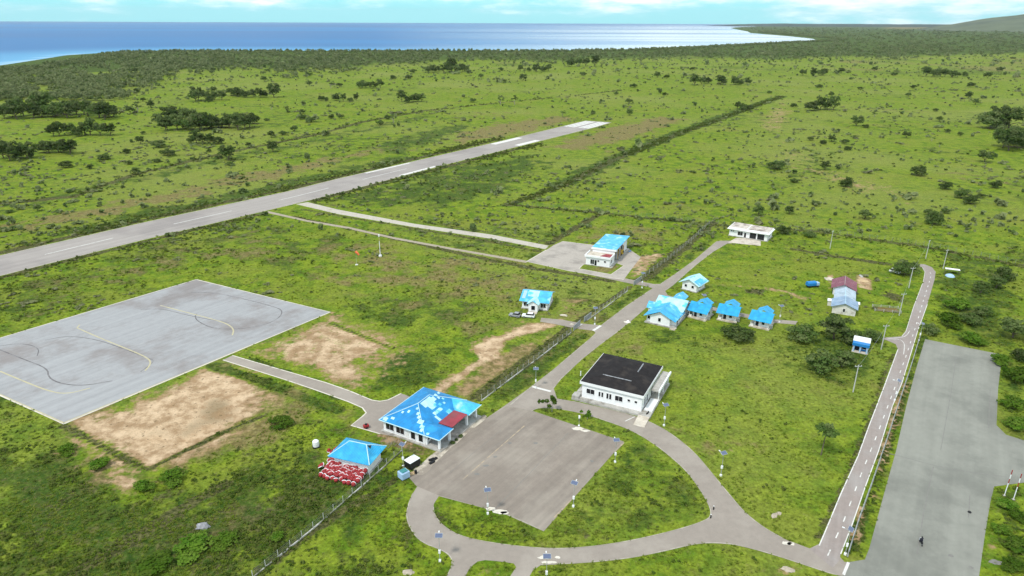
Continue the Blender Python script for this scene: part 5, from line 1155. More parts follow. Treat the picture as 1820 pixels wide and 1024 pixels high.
# marker cones piled beside the store
def cone_kind():
    t = thing('marker_cone', 'x', 'marker cone', group='red and white runway marker cones')
    MB().lathe([(0.585, 0.0), (0.585, 0.05), (0.54, 0.14)], 14).build('white_base', M['white'], t)
    MB().lathe([(0.54, 0.14), (0.43, 0.42), (0.30, 0.66), (0.12, 0.70)], 14).build('red_cone', M['red'], t)
    return t
ck = cone_kind(); A, yaw, L = frame((596, 829), (657, 843)); c_, s_ = math.cos(yaw), math.sin(yaw); first = True
def put_cone(x, y, z, rx, ry, rz, lab):
    global first
    o = ck if first else copy_tree(ck); first = False
    o.location = (A.x+c_*x-s_*y, A.y+s_*x+c_*y, z); o.rotation_euler = (rx, ry, rz); o['label'] = lab
rr = random.Random(5)
for row in range(6):
    for k in range(13):
        x = -0.6+k*0.72+rr.uniform(-.08, .08); y = -0.45-row*0.60+rr.uniform(-.06, .06)
        put_cone(x, y, 0.95-row*0.10+rr.uniform(0, .45), math.radians(62+rr.uniform(-22, 26)), rr.uniform(-.3, .3), rr.uniform(-.45, .45), 'red and white marker cone leaning in the packed rows before the store')
for k in range(9):
    put_cone(-0.9+k*1.05+rr.uniform(-.2, .2), -4.35+rr.uniform(-.35, .2), 0.55, math.radians(105+rr.uniform(-25, 25)), rr.uniform(-.2, .2), rr.uniform(-.6, .6), 'marker cone tipped over at the front of the rows, white base showing')
for k in range(14):
    put_cone(-0.9-rr.uniform(0, 1.6), -1.5+k*0.5+rr.uniform(-.2, .2), 0.45+rr.uniform(0, .35), math.radians(rr.uniform(40, 110)), rr.uniform(-.6, .6), rr.uniform(-1.2, 1.2), 'red and white marker cone in the untidy heap along the left wall of the store')
for x, y, up, lab in ((-4.6, 4.6, 0, 'marker cone farthest from the store, standing alone at the left'), (-3.6, 4.2, 0.2, 'marker cone second from the far left of the loose heap'), (-2.9, 5.4, 1.2, 'tipped marker cone at the back of the loose heap'), (-2.3, 5.9, 0.1, 'marker cone near the left rear corner of the store'), (-2.5, 4.0, 0.8, 'tipped marker cone in the middle of the loose heap'), (-1.8, 3.6, 0.3, 'marker cone against the left wall of the store'), (-1.7, 2.2, 0.9, 'tipped marker cone between loose heap and packed rows'), (-2.6, -1.9, 0.7, 'marker cone lying alone at the left end of the packed rows'), (-1.4, 6.6, 1.1, 'tipped marker cone behind the rear left corner of the store'), (-3.0, 4.8, 0.9, 'marker cone lying on its side at the heart of the loose heap')):
    put_cone(x, y, 0.02 if up < 0.4 else 0.45, up, 0.2*up, x, lab)
# garden plot, rubble and stones
t = thing('garden_plot', 'fenced garden plot with a brown bed right of the huts', 'garden plot', P(1555, 553), -0.25)
MB().box(0.3, 8.0, 0.3, 3.9, -0.05, 0.25).build('soil_bed', mat('garden_soil', (0.16, 0.12, 0.03), 0.95, 0.3, 1.2, (0.12, 0.05, 0.03), 0.6), t)
for x, y in ((0, 0), (2.8, 0), (5.6, 0), (8.4, 0), (0, 4.2), (2.8, 4.2), (5.6, 4.2), (8.4, 4.2)): MB().box(x-0.08, x+0.08, y-0.08, y+0.08, -0.1, 1.0).build('post', M['polegrey'], t)
f_ = MB()
for z in (0.4, 0.85):
    for a, b in (((0, 0), (8.4, 0)), ((8.4, 0), (8.4, 4.2)), ((8.4, 4.2), (0, 4.2)), ((0, 4.2), (0, 0))): f_.tube((*a, z), (*b, z), 0.05, n=4)
f_.build('rails', M['conc'], t)
def stone(q, sx, sy, sz, m, seed, name, lab, cat):
    r = random.Random(seed); mb = MB()
    mb.lathe([(1.0, 0), (0.95, 0.35), (0.7, 0.75), (0.3, 1.0)], 9)
    sx *= 0.8; sy *= 0.8; mb.v = [(x*sx*r.uniform(.7, 1.25), y*sy*r.uniform(.7, 1.25), z*sz*r.uniform(.8, 1.1)-0.05) for x, y, z in mb.v]
    return tag(mb.build(name, M[m], None, P(*q), r.random()*6), lab, cat)
stone((725, 1018), 1.6, 0.9, 0.5, 'rock', 1, 'rubble_heap', 'pale concrete lump in the grass by the bottom left bend of the ring road', 'rubble')
stone((361, 937), 1.6, 1.2, 1.1, 'greyrock', 2, 'boulder', 'grey boulder in the grass below the bare earth field', 'boulder')
stone((820//1, 915), 0.01, 0.01, 0.01, 'rock', 3, 'pebble', 'tiny pebble at the car park edge', 'stone') if False else None
stone((1376, 917), 1.3, 0.7, 0.35, 'rock', 4, 'rubble_heap', 'upper tan rubble heap on the verge near the right bend', 'rubble'); stone((1384, 913), 0.8, 0.6, 0.4, 'rock', 5, 'rubble_heap', 'small tan rubble heap right of the larger one on the verge', 'rubble'); stone((1400, 1013), 1.6, 0.9, 0.5, 'rock', 6, 'rubble_heap', 'tan rubble heap below the road fork at the bottom right', 'rubble')
stone((1474, 497), 2.6, 2.0, 0.9, 'slab', 7, 'sand_heap', 'pale sand heap left of the maroon roofed hut', 'sand heap'); stone((1536, 500), 2.4, 2.2, 0.6, 'tan', 8, 'sand_heap', 'tan sand heap right of the maroon roofed hut', 'sand heap'); stone((1530, 491), 2.2, 1.0, 0.5, 'conc', 9, 'rubble_heap', 'grey rubble behind the tan sand heap', 'rubble'); stone((1002, 561), 1.8, 0.8, 0.5, 'slab', 10, 'sand_heap', 'pale heap right of the porch of the blue roofed house', 'sand heap')
stone((1116, 572), 0.9, 0.6, 0.6, 'white', 11, 'white_sack', 'white sack lying on the right edge of the main road', 'sack'); stone((1016, 577), 1.0, 0.6, 0.5, 'slab', 12, 'concrete_block', 'pale culvert block beside the dirt track gate', 'block')
stone((735, 1000), 0.5, 0.5, 0.4, 'white', 13, 'white_stone', 'white stone in the grass at the bottom left of the ring road', 'stone') if False else None
for i, (q, h) in enumerate((((1268, 906), 0.9), ((1263, 921), 0.9))):
    t = thing('bollard', ('dark bollard on the inner corner of the road fork, upper one', 'dark bollard on the inner corner of the road fork, lower one')[i], 'bollard', P(*q), group='dark bollards'); MB().tube((0, 0, 0), (0, 0, h), 0.13, 0.11, 10).build('post', M['black'], t); MB().lathe([(0.12, h), (0.1, h+0.08), (0.03, h+0.12)], 10).build('cap', M['white'], t)
tag(MB().tube((0, 0, 0), (0, 0, 1.5), 0.16, 0.14, 10).build('white_post', M['white'], None, P(1032, 668)), 'white marker post on the grass behind the black roofed building', 'post')
tag(MB().lathe([(0.34, 0), (0.36, 0.12), (0.3, 0.24), (0.2, 0.2)], 14).build('old_tyre', M['tyre'], None, P(1723, 911)), 'black tyre lying on the grey apron', 'tyre')

# ------------------------------------------------------------------ motorcycle and rider
def skin_body(name, joints, edges, m, parent, sub=2):
    me = bpy.data.meshes.new(name); me.from_pydata([j[0] for j in joints], edges, []); me.update()
    o = bpy.data.objects.new(name, me); COL.objects.link(o)
    md = o.modifiers.new('skin', 'SKIN'); me.skin_vertices.new() if not me.skin_vertices else None
    for i, j in enumerate(joints): me.skin_vertices[0].data[i].radius = (j[1], j[1]); 
    me.skin_vertices[0].data[0].use_root = True
    sd = o.modifiers.new('sub', 'SUBSURF'); sd.levels = sub; sd.render_levels = sub
    me.materials.append(M[m]); o.parent = parent
    return o
def motorcycle(q, yaw, lab, m):
    t = thing('motorcycle', lab, 'motorcycle', P(*q)+Vector((0, 0, 0.045)), yaw)
    for x in (-0.62, 0.64):
        w = MB(); n = 18
        prof = [(0.30, -0.05), (0.33, 0), (0.30, 0.05), (0.25, 0.05), (0.25, -0.05)]
        for i in range(n):
            for r_, y in prof: a = 2*math.pi*i/n; w.v.append((x+r_*math.cos(a), y, 0.33+r_*math.sin(a)))
        for i in range(n):
            for k in range(5): j = (i+1) % n; k2 = (k+1) % 5; w.f.append((i*5+k, j*5+k, j*5+k2, i*5+k2)); w.m.append(0)
        wo = w.build('wheel', M['tyre'], t); h = MB(); h.tube((x, -0.06, 0.33), (x, 0.06, 0.33), 0.05, n=8)
        for k in range(6): a = math.pi*k/3; h.tube((x, 0, 0.33), (x+0.25*math.cos(a), 0, 0.33+0.25*math.sin(a)), 0.012, n=4)
        h.build('rim', M['steel'], wo)
    b = MB(); b.prism([(-0.75, 0.62), (-0.2, 0.45), (0.2, 0.35), (0.45, 0.55), (0.5, 0.95), (0.35, 0.95), (0.2, 0.72), (-0.7, 0.80)], 'y', -0.13, 0.13); b.build('body', M[m], t, bevel=0.04)
    MB().box(-0.75, 0.1, -0.14, 0.14, 0.78, 0.86).build('seat', M['black'], t, bevel=0.03)
    f = MB(); f.tube((0.64, 0, 0.33), (0.45, 0, 1.0), 0.04, n=6); f.tube((0.42, -0.34, 1.05), (0.42, 0.34, 1.05), 0.02, n=6); f.build('handlebar', M['steel'], t); MB().prism([(0.42, 0.55), (0.62, 0.62), (0.66, 0.95), (0.5, 1.08)], 'y', -0.2, 0.2).build('fairing', M['white' if m == 'black' else m], t, bevel=0.03)
    MB().box(0.5, 0.6, -0.09, 0.09, 0.82, 0.98).build('headlight', M['cream'], t)
    return t
mt = motorcycle((1636, 967), 1.35, 'dark motorcycle carrying a rider across the grey apron', 'black')
def rider(moto):
    t = thing('person', 'person in dark clothes riding the motorcycle on the grey apron', 'person', moto.location, moto.rotation_euler[2])
    J = [((-0.22, 0, 0.93), .14), ((-0.17, 0, 1.15), .15), ((-0.08, 0, 1.36), .16), ((-0.04, 0, 1.46), .07), ((-0.02, 0, 1.56), .09), ((-0.01, 0, 1.68), .10),
         ((-0.06, .19, 1.40), .07), ((0.10, .30, 1.20), .05), ((0.36, .32, 1.09), .04), ((0.42, .32, 1.07), .035), ((-0.06, -.19, 1.40), .07), ((0.10, -.30, 1.20), .05), ((0.36, -.32, 1.09), .04), ((0.42, -.32, 1.07), .035),
         ((-0.20, .13, 0.92), .10), ((0.20, .20, 0.82), .075), ((0.05, .20, 0.42), .05), ((0.20, .20, 0.36), .04), ((-0.20, -.13, 0.92), .10), ((0.20, -.20, 0.82), .075), ((0.05, -.20, 0.42), .05), ((0.20, -.20, 0.36), .04)]
    E_ = [(0,1),(1,2),(2,3),(3,4),(4,5),(2,6),(6,7),(7,8),(8,9),(2,10),(10,11),(11,12),(12,13),(0,14),(14,15),(15,16),(16,17),(0,18),(18,19),(19,20),(20,21)]
    skin_body('body', J, E_, 'cloth', t)
    MB().lathe([(0.10, -0.11), (0.145, -0.02), (0.14, 0.06), (0.10, 0.13), (0.03, 0.155)], 14, (-0.01, 0, 1.66)).build('helmet', M['black'], t, smooth=True)
    MB().box(0.105, 0.145, -0.075, 0.075, 1.60, 1.68).build('face', M['skin'], t, bevel=0.02)
rider(mt)
motorcycle((1151, 738), 0.95, 'motorcycle parked on the entrance ramp of the black roofed building', 'black')
motorcycle((1119, 449), 0.3, 'blue motorcycle parked outside the far bays of the fire station', 'bluepaint')
# ------------------------------------------------------------------ vegetation
def leaf_quads(cent, nrm, size, rng, aspect=1.0):
    """one quad per centre, facing roughly nrm"""
    n = len(cent); a = rng.normal(size=(n, 3)); nrm = nrm/np.maximum(np.linalg.norm(nrm, axis=1, keepdims=True), 1e-9)
    u = np.cross(nrm, a); u /= np.maximum(np.linalg.norm(u, axis=1, keepdims=True), 1e-9); v = np.cross(nrm, u)
    s = (size*0.5)[:, None]; u = u*s; v = v*s*aspect
    V = np.stack([cent-u-v*0.6, cent+u*0.7-v, cent+u+v*0.6, cent-u*0.7+v], 1).reshape(-1, 3)
    return V, np.arange(4*n).reshape(n, 4)
def crown_arrays(rng, R, Hc, z0, nb, nl, leaf, flat=0.6, umbrella=False):
    """clumps of leaves in an irregular crown of radius R and height Hc above z0"""
    C, N, T = [], [], []
    for b in range(nb):
        a = rng.random()*2*math.pi; rr = R*math.sqrt(rng.random())*0.78; h = rng.random()
        top = math.sqrt(max(0, 1-(rr/R)**2))
        zc = z0 + Hc*(0.15+0.72*top*(h if not umbrella else 0.6+0.4*h)); c = np.array([rr*math.cos(a), rr*math.sin(a), zc])
        br = R*rng.uniform(0.22, 0.42); k = int(nl/nb*rng.uniform(0.6, 1.4))
        d = rng.normal(size=(k, 3)); d /= np.linalg.norm(d, axis=1, keepdims=True); d[:, 2] = np.where(d[:, 2] < -0.35, -d[:, 2]*0.6, d[:, 2])
        p = c + d*np.array([br, br, br*flat])*(rng.uniform(0.65, 1.12, size=(k, 1)))
        C.append(p); N.append(d + rng.normal(size=(k, 3))*0.55 + np.array([0, 0, 0.35])); T.append(np.full(k, rng.random()**2*0.9))
    C = np.concatenate(C); N = np.concatenate(N); T = np.concatenate(T); C[:, 2] = np.maximum(C[:, 2], 0.05)
    V, F = leaf_quads(C, N, leaf*rng.uniform(0.6, 1.35, len(C)), rng); return V, F, np.repeat(T, 4)
def col4(t): return np.stack([t, t, t, np.ones_like(t)], 1)
def trunk_mb(rng, h, r, R, n_limb=5):
    mb = MB(); bend = rng.normal(size=2)*0.06*h
    mid = (bend[0], bend[1], h*0.55); mb.tube((0, 0, -0.15), mid, r, r*0.75, 8); top = (bend[0]*1.5, bend[1]*1.5, h); mb.tube(mid, top, r*0.75, r*0.4, 8)
    for i in range(n_limb):
        a = 2*math.pi*i/n_limb+rng.random(); l = R*rng.uniform(0.45, 0.8); e = (mid[0]+l*math.cos(a), mid[1]+l*math.sin(a), h*rng.uniform(0.8, 1.15)); mb.tube(mid, e, r*0.5, r*0.15, 6)
    return mb
PROTO = {}
def tree_proto(key, seed, R, H, trunk_h, nl, leaf, m, bark='bark', name='broadleaf_tree', nb=16, umbrella=False, flat=0.7):
    rng = np.random.default_rng(seed); t = thing(name, 'x', 'tree')
    trunk_mb(rng, max(trunk_h, 0.6)*1.25, 0.035*H, R).build('trunk', M[bark], t)
    V, F, T = crown_arrays(rng, R, H-trunk_h*0.8, trunk_h*0.8, nb, nl, leaf, flat, umbrella)
    np_mesh('crown', V, F, M[m], {'tint': col4(T)}, parent=t); PROTO[key] = [t, False]; return t
# unit trees about 8 m tall, scaled when placed
for i in range(4): tree_proto('broad%d' % i, 100+i, 4.4, 8.0, 2.0, 1700, 0.52, 'leaf', nb=26)
for i in range(3): tree_proto('dome%d' % i, 120+i, 5.4, 7.0, 0.6, 1800, 0.55, 'leaf', name='bushy_tree', nb=28)
for i in range(2): tree_proto('thin%d' % i, 140+i, 3.4, 8.0, 3.0, 330, 0.5, 'leaf_far', 'palebark', 'sparse_tree', nb=10)
tree_proto('fresh0', 160, 4.0, 4.5, 0.7, 900, 0.55, 'leaf_fresh', name='leafy_shrub', nb=18)
tree_proto('fresh1', 161, 4.2, 4.2, 0.6, 900, 0.55, 'leaf_fresh', name='leafy_shrub', nb=18)
def plant(key, px, py, width_px, lab, group=None, sc=None, zs=1.0, cat='tree'):
    """a tree with its foot at the photo pixel and the crown width measured there"""
    p = P(px, py); depth = (Vector((p.x, p.y, -CAM_H)).dot(Vector(FW))); w = width_px*depth/FPX
    proto, used = PROTO[key]; t = copy_tree(proto) if used else proto; PROTO[key][1] = True
    base = {'b': 8.8, 'd': 10.8, 't': 6.8, 'f': 8.2}[key[0]]
    s = w/base; t.location = p; t.rotation_euler[2] = random.random()*6.28; t.scale = (s, s*random.uniform(.9, 1.1), s*zs)
    t['label'] = lab; t['category'] = cat
    if group: t['group'] = group
    elif 'group' in t: del t['group']
    return t
rt = random.Random(77)
def pick(kind): return kind + str(rt.randrange({'broad': 4, 'dome': 3, 'thin': 2, 'fresh': 2}[kind]))
# clumps: x0, x1, base y, crown width px, count, y spread, phrase
CLUMPS = [(278,458,226,30,20,12,'the long dark clump in the middle of the grassland left of the runway end'), (0,205,208,30,16,10,'the clump reaching in from the left edge of the photo'), (88,200,241,24,8,3,'the low clump left of the long dark clump'),
          (70,132,272,26,5,5,'the clump at the far left below the low clump'), (2,52,285,30,5,8,'the clump at the left edge beside the runway grassland'), (335,394,256,20,5,4,'the clump just below the long dark clump'),
          (340,400,180,20,6,5,'the clump up near the left woodland'), (408,490,172,20,7,4,'the clump right of the one near the left woodland'), (565,640,180,14,6,3,'the low strip of trees in the middle distance'), (636,682,157,16,4,4,'the small clump in the middle distance'),
          (712,756,182,18,4,4,'the round clump beyond the runway end'), (756,835,128,18,9,4,'the dark clump near the central woodland'), (915,985,128,14,5,3,'the small clump at the edge of the central woodland'),
          (1225,1340,150,16,8,4,'the strip of trees beyond the far end of the hedge'), (1640,1720,137,16,7,3,'the strip of trees in the far right grassland'), (1748,1800,226,34,4,6,'the clump at the right edge, upper part'), (1778,1825,262,38,5,16,'the dense clump against the right edge of the photo'),
          (1010,1060,118,14,4,2,'the far clump above the runway end'), (1420,1475,135,12,4,2,'the far clump above the tan bare strip'), (1430,1490,196,20,4,3,'the low grey clump beyond the tan bare strip'), (1300,1340,195,16,3,3,'the few trees below the far end of the hedge')]
ORD = ['leftmost', 'second from the left', 'third from the left', 'fourth from the left', 'fifth from the left']
for x0, x1, y, wpx, n, ys, ph in CLUMPS:
    for k in range(n):
        px = x0 + (x1-x0)*(k+0.5)/n + rt.uniform(-1, 1)*(x1-x0)/n*0.35; py = y + rt.uniform(-ys, ys)*0.5; s = rt.uniform(0.75, 1.3)
        kind = 'dome' if rt.random() < 0.5 else 'broad'
        if n <= 5: lab = 'dark tree, %s in %s' % (ORD[k] if k < n-1 else 'rightmost', ph)
        elif k == 0: lab = 'leftmost dark tree of ' + ph
        elif k == n-1: lab = 'rightmost dark tree of ' + ph
        else: lab = 'dark tree standing inside ' + ph
        if len(lab.split()) > 16: lab = ' '.join(lab.replace('standing ', '').split()[:16])
        plant(pick(kind), px, py, wpx*s, lab, 'dark trees of ' + ph, zs=rt.uniform(0.95, 1.35))
# single trees and shrubs that stand out
SINGLE = [('dome',1424,604,56,'bushy dark tree left of the tallest one behind the guard booth',.7),('broad',1482,602,58,'tallest dark tree between the huts and the guard booth',.85),('dome',1512,608,44,'dark bushy tree touching the left rear of the guard booth',.7),('dome',1550,606,40,'dark bushy tree just behind the guard booth roof',.7),
 ('broad',1455,662,56,'grey green spreading tree on the grass left of the open utility pole',.75),('broad',1497,652,42,'dark round tree between spreading tree and guard booth',.8),('dome',1312,602,62,'grey bush in front of the middle and rightmost cottages',.55),('dome',1607,488,48,'large dark tree sheltering the white car near the lane head',.8),
 ('dome',1784,497,40,'big round dark bush in the scrub right of the lane head',.95),('broad',1770,512,30,'tree right behind the big round bush in the right scrub',.8),('broad',1742,521,28,'pale bush left of the big round dark one in the right scrub',.8),('dome',1708,352,28,'round dark bush right of the tan bare strip, upper',.9),('dome',1660,399,40,'wide dark bush beyond the perimeter fence, near the right',.85),
 ('dome',1632,312,28,'dark round bush on open grassland, farthest right of the tan strip',.95),('dome',1680,336,24,'low dark bush below the farthest round one',.8),('dome',1768,334,24,'low dark bush near the right edge, level with its twin',.8),('broad',1750,288,26,'dark bush left of the dense clump at the right edge',.9),('dome',1724,362,30,'dark low bush touching the upper round bush at right',.8),
 ('dome',1503,332,30,'dark round bush in the middle right grassland above the huts',.8),('broad',1537,389,24,'small dark tree above the perimeter fence and huts',.8),('broad',1466,302,20,'grey tree on the tan bare strip',.9),('dome',1378,300,34,'grey green bush pair beside the bare strip, left',.6),('broad',1347,383,22,'small tree just behind the flat roofed house',.9),
 ('dome',1392,415,26,'green bush against the right wall of the flat roofed house',.8),('dome',1438,421,24,'bush along the fence right of the flat roofed house',.6),('broad',1522,224,22,'lone tree far out on the right grassland',.9),('broad',1478,252,16,'lone small tree on the right grassland',.8),('dome',1725,155,14,'tiny dark tree far right near the woodland',.9),
 ('fresh',1692,582,52,'large green bush beside the upper right lane',.8),('fresh',1735,612,50,'green bush at the upper edge of the grey apron',.7),('dome',1652,594,34,'dark bush where the railing ends by the grey apron',.8),('fresh',1778,648,40,'green bush at the top right corner of the grey apron',.7),('fresh',1808,676,56,'largest green bush at the right photo edge above the apron',.8),
 ('dome',1812,640,40,'dark bush behind the largest green one at the right edge',.8),('fresh',1798,722,46,'green shrub right of the grey apron, middle height',.6),('fresh',1812,762,50,'green shrub in the inner corner of the grey apron branch',.55),('fresh',1700,548,44,'pale green bush in the scrub right of the lane',.7),('dome',1722,575,40,'dark bush in the scrub above the grey apron',.7),
 ('broad',1800,600,50,'tall green tree at the right edge above the grey apron',.8),('dome',1745,560,34,'bush in the middle of the right scrub',.7),
 ('fresh',1792,900,44,'leafy shrub right below the striped poles',.6),('fresh',1812,925,40,'leafy shrub at the right edge below the striped poles',.6),('fresh',1778,945,36,'leafy shrub on the tan verge of the apron',.6),('fresh',1808,975,52,'leafy shrub in the right corner of the photo, upper',.55),('fresh',1795,1012,50,'leafy shrub in the bottom right corner of the photo',.55),
 ('fresh',310,858,60,'wide green bush just below the corner of the bare earth field',.5),('fresh',180,826,48,'green bush left of the bare earth field corner',.55),('fresh',262,868,44,'green bush touching the orange earth below the bare field',.55),('fresh',122,806,44,'small green bush left of the bare field',.5),('fresh',340,985,90,'wide patch of tall green shrub at the bottom left',.32),('fresh',280,1000,80,'tall green shrub left of the widest bottom one',.32),('fresh',395,970,60,'green shrub right of the widest bottom patch',.35),
 ('fresh',500,755,50,'green shrub right of the bare earth field',.4),('fresh',492,955,34,'green shrub alone in the lower left grass near the fence',.6),('dome',160,300,14,'tiny dark bush left of the far track',.8),
 ('broad',485,270,22,'lone grey tree above the far track line',.95),('dome',283,262,26,'dark bush pair between left clumps',.7),('broad',406,285,30,'tall grey tree beside the far track',1.0),('dome',118,298,24,'dark bush above the far track at the left',.7),('dome',184,284,26,'low dark bush above the far track',.6),('broad',250,256,18,'small dark tree between the left clumps',.8),
 ('dome',300,276,28,'dark bush left of the tall grey tree',.6),('broad',232,202,18,'small tree left of the long dark clump',.9),('broad',268,192,14,'slim dark tree above the left clumps',1.0),('thin',245,200,16,'pale bare tree left of the long dark clump',1.0),('dome',538,212,18,'bush right of the long dark clump',.7),('dome',503,240,16,'low bush right of the long dark clump',.7),
 ('thin',890,186,14,'pale sparse tree beyond the runway end, left',1.0),('thin',915,186,14,'pale sparse tree beyond the runway end, right',1.0),('dome',690,212,14,'small dark bush above the runway',.8),('thin',700,218,14,'sparse grey tree above the runway',1.0)]
for kind, px, py, w, lab, zs in SINGLE:
    plant(pick(kind), px, py, w, lab, zs=zs*1.1, cat='tree' if 'tree' in lab else 'bush')
# scattered bushes of the open grassland, one by one
SC = 0; tries = 0
PTS = [(s[1], s[2]) for s in SINGLE]
zone_names = {0: 'small dark bush scattered on the grassland left of the far runway', 1: 'small dark bush scattered on the grassland beyond the runway end', 2: 'small dark bush scattered on the right grassland beyond the perimeter fence'}
while SC < 96 and tries < 4000:
    tries += 1; px = rt.uniform(0, 1820); py = 125+rt.random()**1.6*260
    if py > 0.9*(455-0.30*px) and px < 900: continue
    if 900 <= px < 1400 and py > 210-0.02*(px-900) : continue
    if px >= 1400 and py > 385: continue
    if any(abs(a-px) < 14 and abs(b-py) < 9 for a, b in PTS): continue
    if any(c[0]-10 < px < c[1]+10 and abs(py-c[2]) < 14 for c in CLUMPS): continue
    PTS.append((px, py)); z = 0 if px < 700 else (1 if px < 1200 else 2)
    plant(pick('dome' if rt.random() < .55 else ('broad' if rt.random() < .8 else 'thin')), px, py, rt.uniform(7, 13)+py*0.015, zone_names[z], 'small bushes of the open grassland', zs=rt.uniform(.65, 1.0), cat='bush'); SC += 1
# slender palm-like tree near the lane, saplings on the island
def palm(q, h, lab):
    t = thing('palm_tree', lab, 'tree', P(*q)); rng = np.random.default_rng(3)
    mb = MB(); prev = Vector((0, 0, -0.1))
    for i in range(1, 7):
        p = Vector((0.05*i, 0.02*i*i*0.3, h*i/6)); mb.tube(prev, p, 0.16-0.012*i, 0.148-0.012*i, 8, 0, i == 6); prev = p
    mb.build('trunk', M['bark'], t)
    V, F, T = crown_arrays(rng, 3.0, 2.0, h-0.9, 9, 420, 0.5, 0.5)
    for i in range(11):
        a = i*2*math.pi/11; L = rng.uniform(2.4, 3.3); pts = []
        k = 7
        for j in range(k+1):
            u = j/k; r_ = L*u; z = h+0.7*u-1.5*u*u; pts.append((prev.x+r_*math.cos(a), prev.y+r_*math.sin(a), z))
        n = np.array([-math.sin(a), math.cos(a), 0])
        for j in range(k):
            w0, w1 = 0.42*(1-(j/k)**2)+0.05, 0.42*(1-((j+1)/k)**2)+0.05; b = len(V)
            A_, B_ = np.array(pts[j]), np.array(pts[j+1]); V = np.concatenate([V, [A_-n*w0-[0, 0, .12], A_+[0, 0, 0.02], B_+[0, 0, .02], B_-n*w1-[0, 0, .12], A_+n*w0-[0, 0, .12], B_+n*w1-[0, 0, .12]]])
            F = np.concatenate([F, [[b, b+1, b+2, b+3], [b+1, b+4, b+5, b+2]]]); T = np.concatenate([T, np.full(6, 0.2)])
    np_mesh('crown', V, F, M['leaf'], {'tint': col4(T)}, parent=t)
palm((1459, 809), 7.2, 'slender palm-like tree with a dark leaning trunk on the grass left of the lane')
def sapling(q, h, lab, blobs, leaf=0.32, lean=(0, 0)):
    t = thing('young_tree', lab, 'tree', P(*q)); rng = np.random.default_rng(len(lab)); mb = MB()
    mb.tube((0, 0, -0.1), (lean[0]*.4, lean[1]*.4, h*0.55), 0.09, 0.07, 8); C, N, T = [], [], []
    for bx_, by_, bz, br, n in blobs:
        mb.tube((lean[0]*.4, lean[1]*.4, h*0.5), (bx_, by_, bz), 0.05, 0.02, 5)
        d = rng.normal(size=(n, 3)); d /= np.linalg.norm(d, axis=1, keepdims=True); C.append(np.array([bx_, by_, bz])+d*br*rng.uniform(.4, 1, (n, 1))); N.append(d+rng.normal(size=(n, 3))*.6+[0, 0, .4]); T.append(np.full(n, rng.random()*0.4))
    mb.build('trunk', M['palebark'], t); C = np.concatenate(C); V, F = leaf_quads(C, np.concatenate(N), leaf*rng.uniform(.7, 1.4, len(C)), rng); np_mesh('crown', V, F, M['leaf_fresh'], {'tint': col4(np.repeat(np.concatenate(T), 4))}, parent=t)
sapling((981, 732), 3.6, 'open branched young tree with white trunk at the tip of the island', [(-3.3, 0.3, 3.0, .55, 60), (-2.4, 0.1, 3.1, .5, 55), (-1.4, 0.6, 2.9, .6, 70), (-0.8, -0.6, 2.2, .6, 70), (-0.1, 0.2, 4.4, .5, 60), (0.3, 0.5, 3.4, .8, 120), (0.6, 0.0, 2.9, .7, 80)])
sapling((1044, 745), 2.2, 'small leafy sapling beside the short white lamp post', [(-1.6, 0.3, 2.1, .42, 45), (0.2, 0, 1.3, .75, 110), (0.3, 0.4, 2.0, .4, 45), (-0.3, 0.2, 1.0, .5, 50)])
def bare_shrub(q, lab):
    t = thing('bare_shrub', lab, 'shrub', P(*q)); r = random.Random(9); mb = MB()
    def grow(p, d, l, rad, lev):
        e = p+d*l; mb.tube(p, e, rad, rad*0.6, 5, 0, lev == 0)
        if lev > 0:
            for _ in range(3): grow(e, (d+Vector((r.uniform(-.8, .8), r.uniform(-.8, .8), r.uniform(-.1, .6)))).normalized(), l*0.72, rad*0.55, lev-1)
    for _ in range(4): grow(Vector((0, 0, -0.05)), Vector((r.uniform(-.7, .7), r.uniform(-.7, .7), 1)).normalized(), 1.0, 0.05, 3)
    mb.build('branches', M['palebark'], t)
bare_shrub((690, 796), 'leafless pale shrub between the store and the terminal wall')
bare_shrub((703, 792), 'second leafless shrub right of the other, against the terminal wall')
for q, s, lab in (((804, 789), 0.9, 'dark rounded hedge bush at the second front column of the terminal'), ((811, 783), 0.6, 'smaller hedge bush behind the rounded one, along the terminal front'), ((819, 777), 0.75, 'dark hedge bush farthest back along the terminal front')):
    plant('dome0', q[0], q[1], s*12, lab, 'dark hedge bushes along the terminal front', zs=0.9, cat='bush')

# --- ground cover: tufts of grass, low scrub, far woodland (each one uncountable mass)
def merge(unit_list, xy, scale, rng, zs=None, z0=0.0, tint=None):
    """tile small unit meshes (V, F, T) over points; returns one V, F, T"""
    Vs, Fs, Ts = [], [], []; off = 0; which = rng.integers(0, len(unit_list), len(xy)); ang = rng.random(len(xy))*2*math.pi
    for u, (V, F, T) in enumerate(unit_list):
        s = which == u; k = int(s.sum())
        if not k: continue
        c, sn = np.cos(ang[s]), np.sin(ang[s]); sc = scale[s]; zz = sc if zs is None else zs[s]
        X = (V[None, :, 0]*c[:, None]-V[None, :, 1]*sn[:, None])*sc[:, None]+xy[s, 0][:, None]; Y = (V[None, :, 0]*sn[:, None]+V[None, :, 1]*c[:, None])*sc[:, None]+xy[s, 1][:, None]; Z = V[None, :, 2]*zz[:, None]+z0
        Vs.append(np.stack([X, Y, Z], 2).reshape(-1, 3)); Fs.append((F[None]+(np.arange(k)*len(V))[:, None, None]).reshape(-1, 4)+off); off += k*len(V)
        tt = T[None]+(rng.random(k)**1.5*0.95 if tint is None else tint[s])[:, None]; Ts.append(np.clip(tt, 0, 1).ravel())
    return np.concatenate(Vs), np.concatenate(Fs), np.concatenate(Ts)
FOOT = []
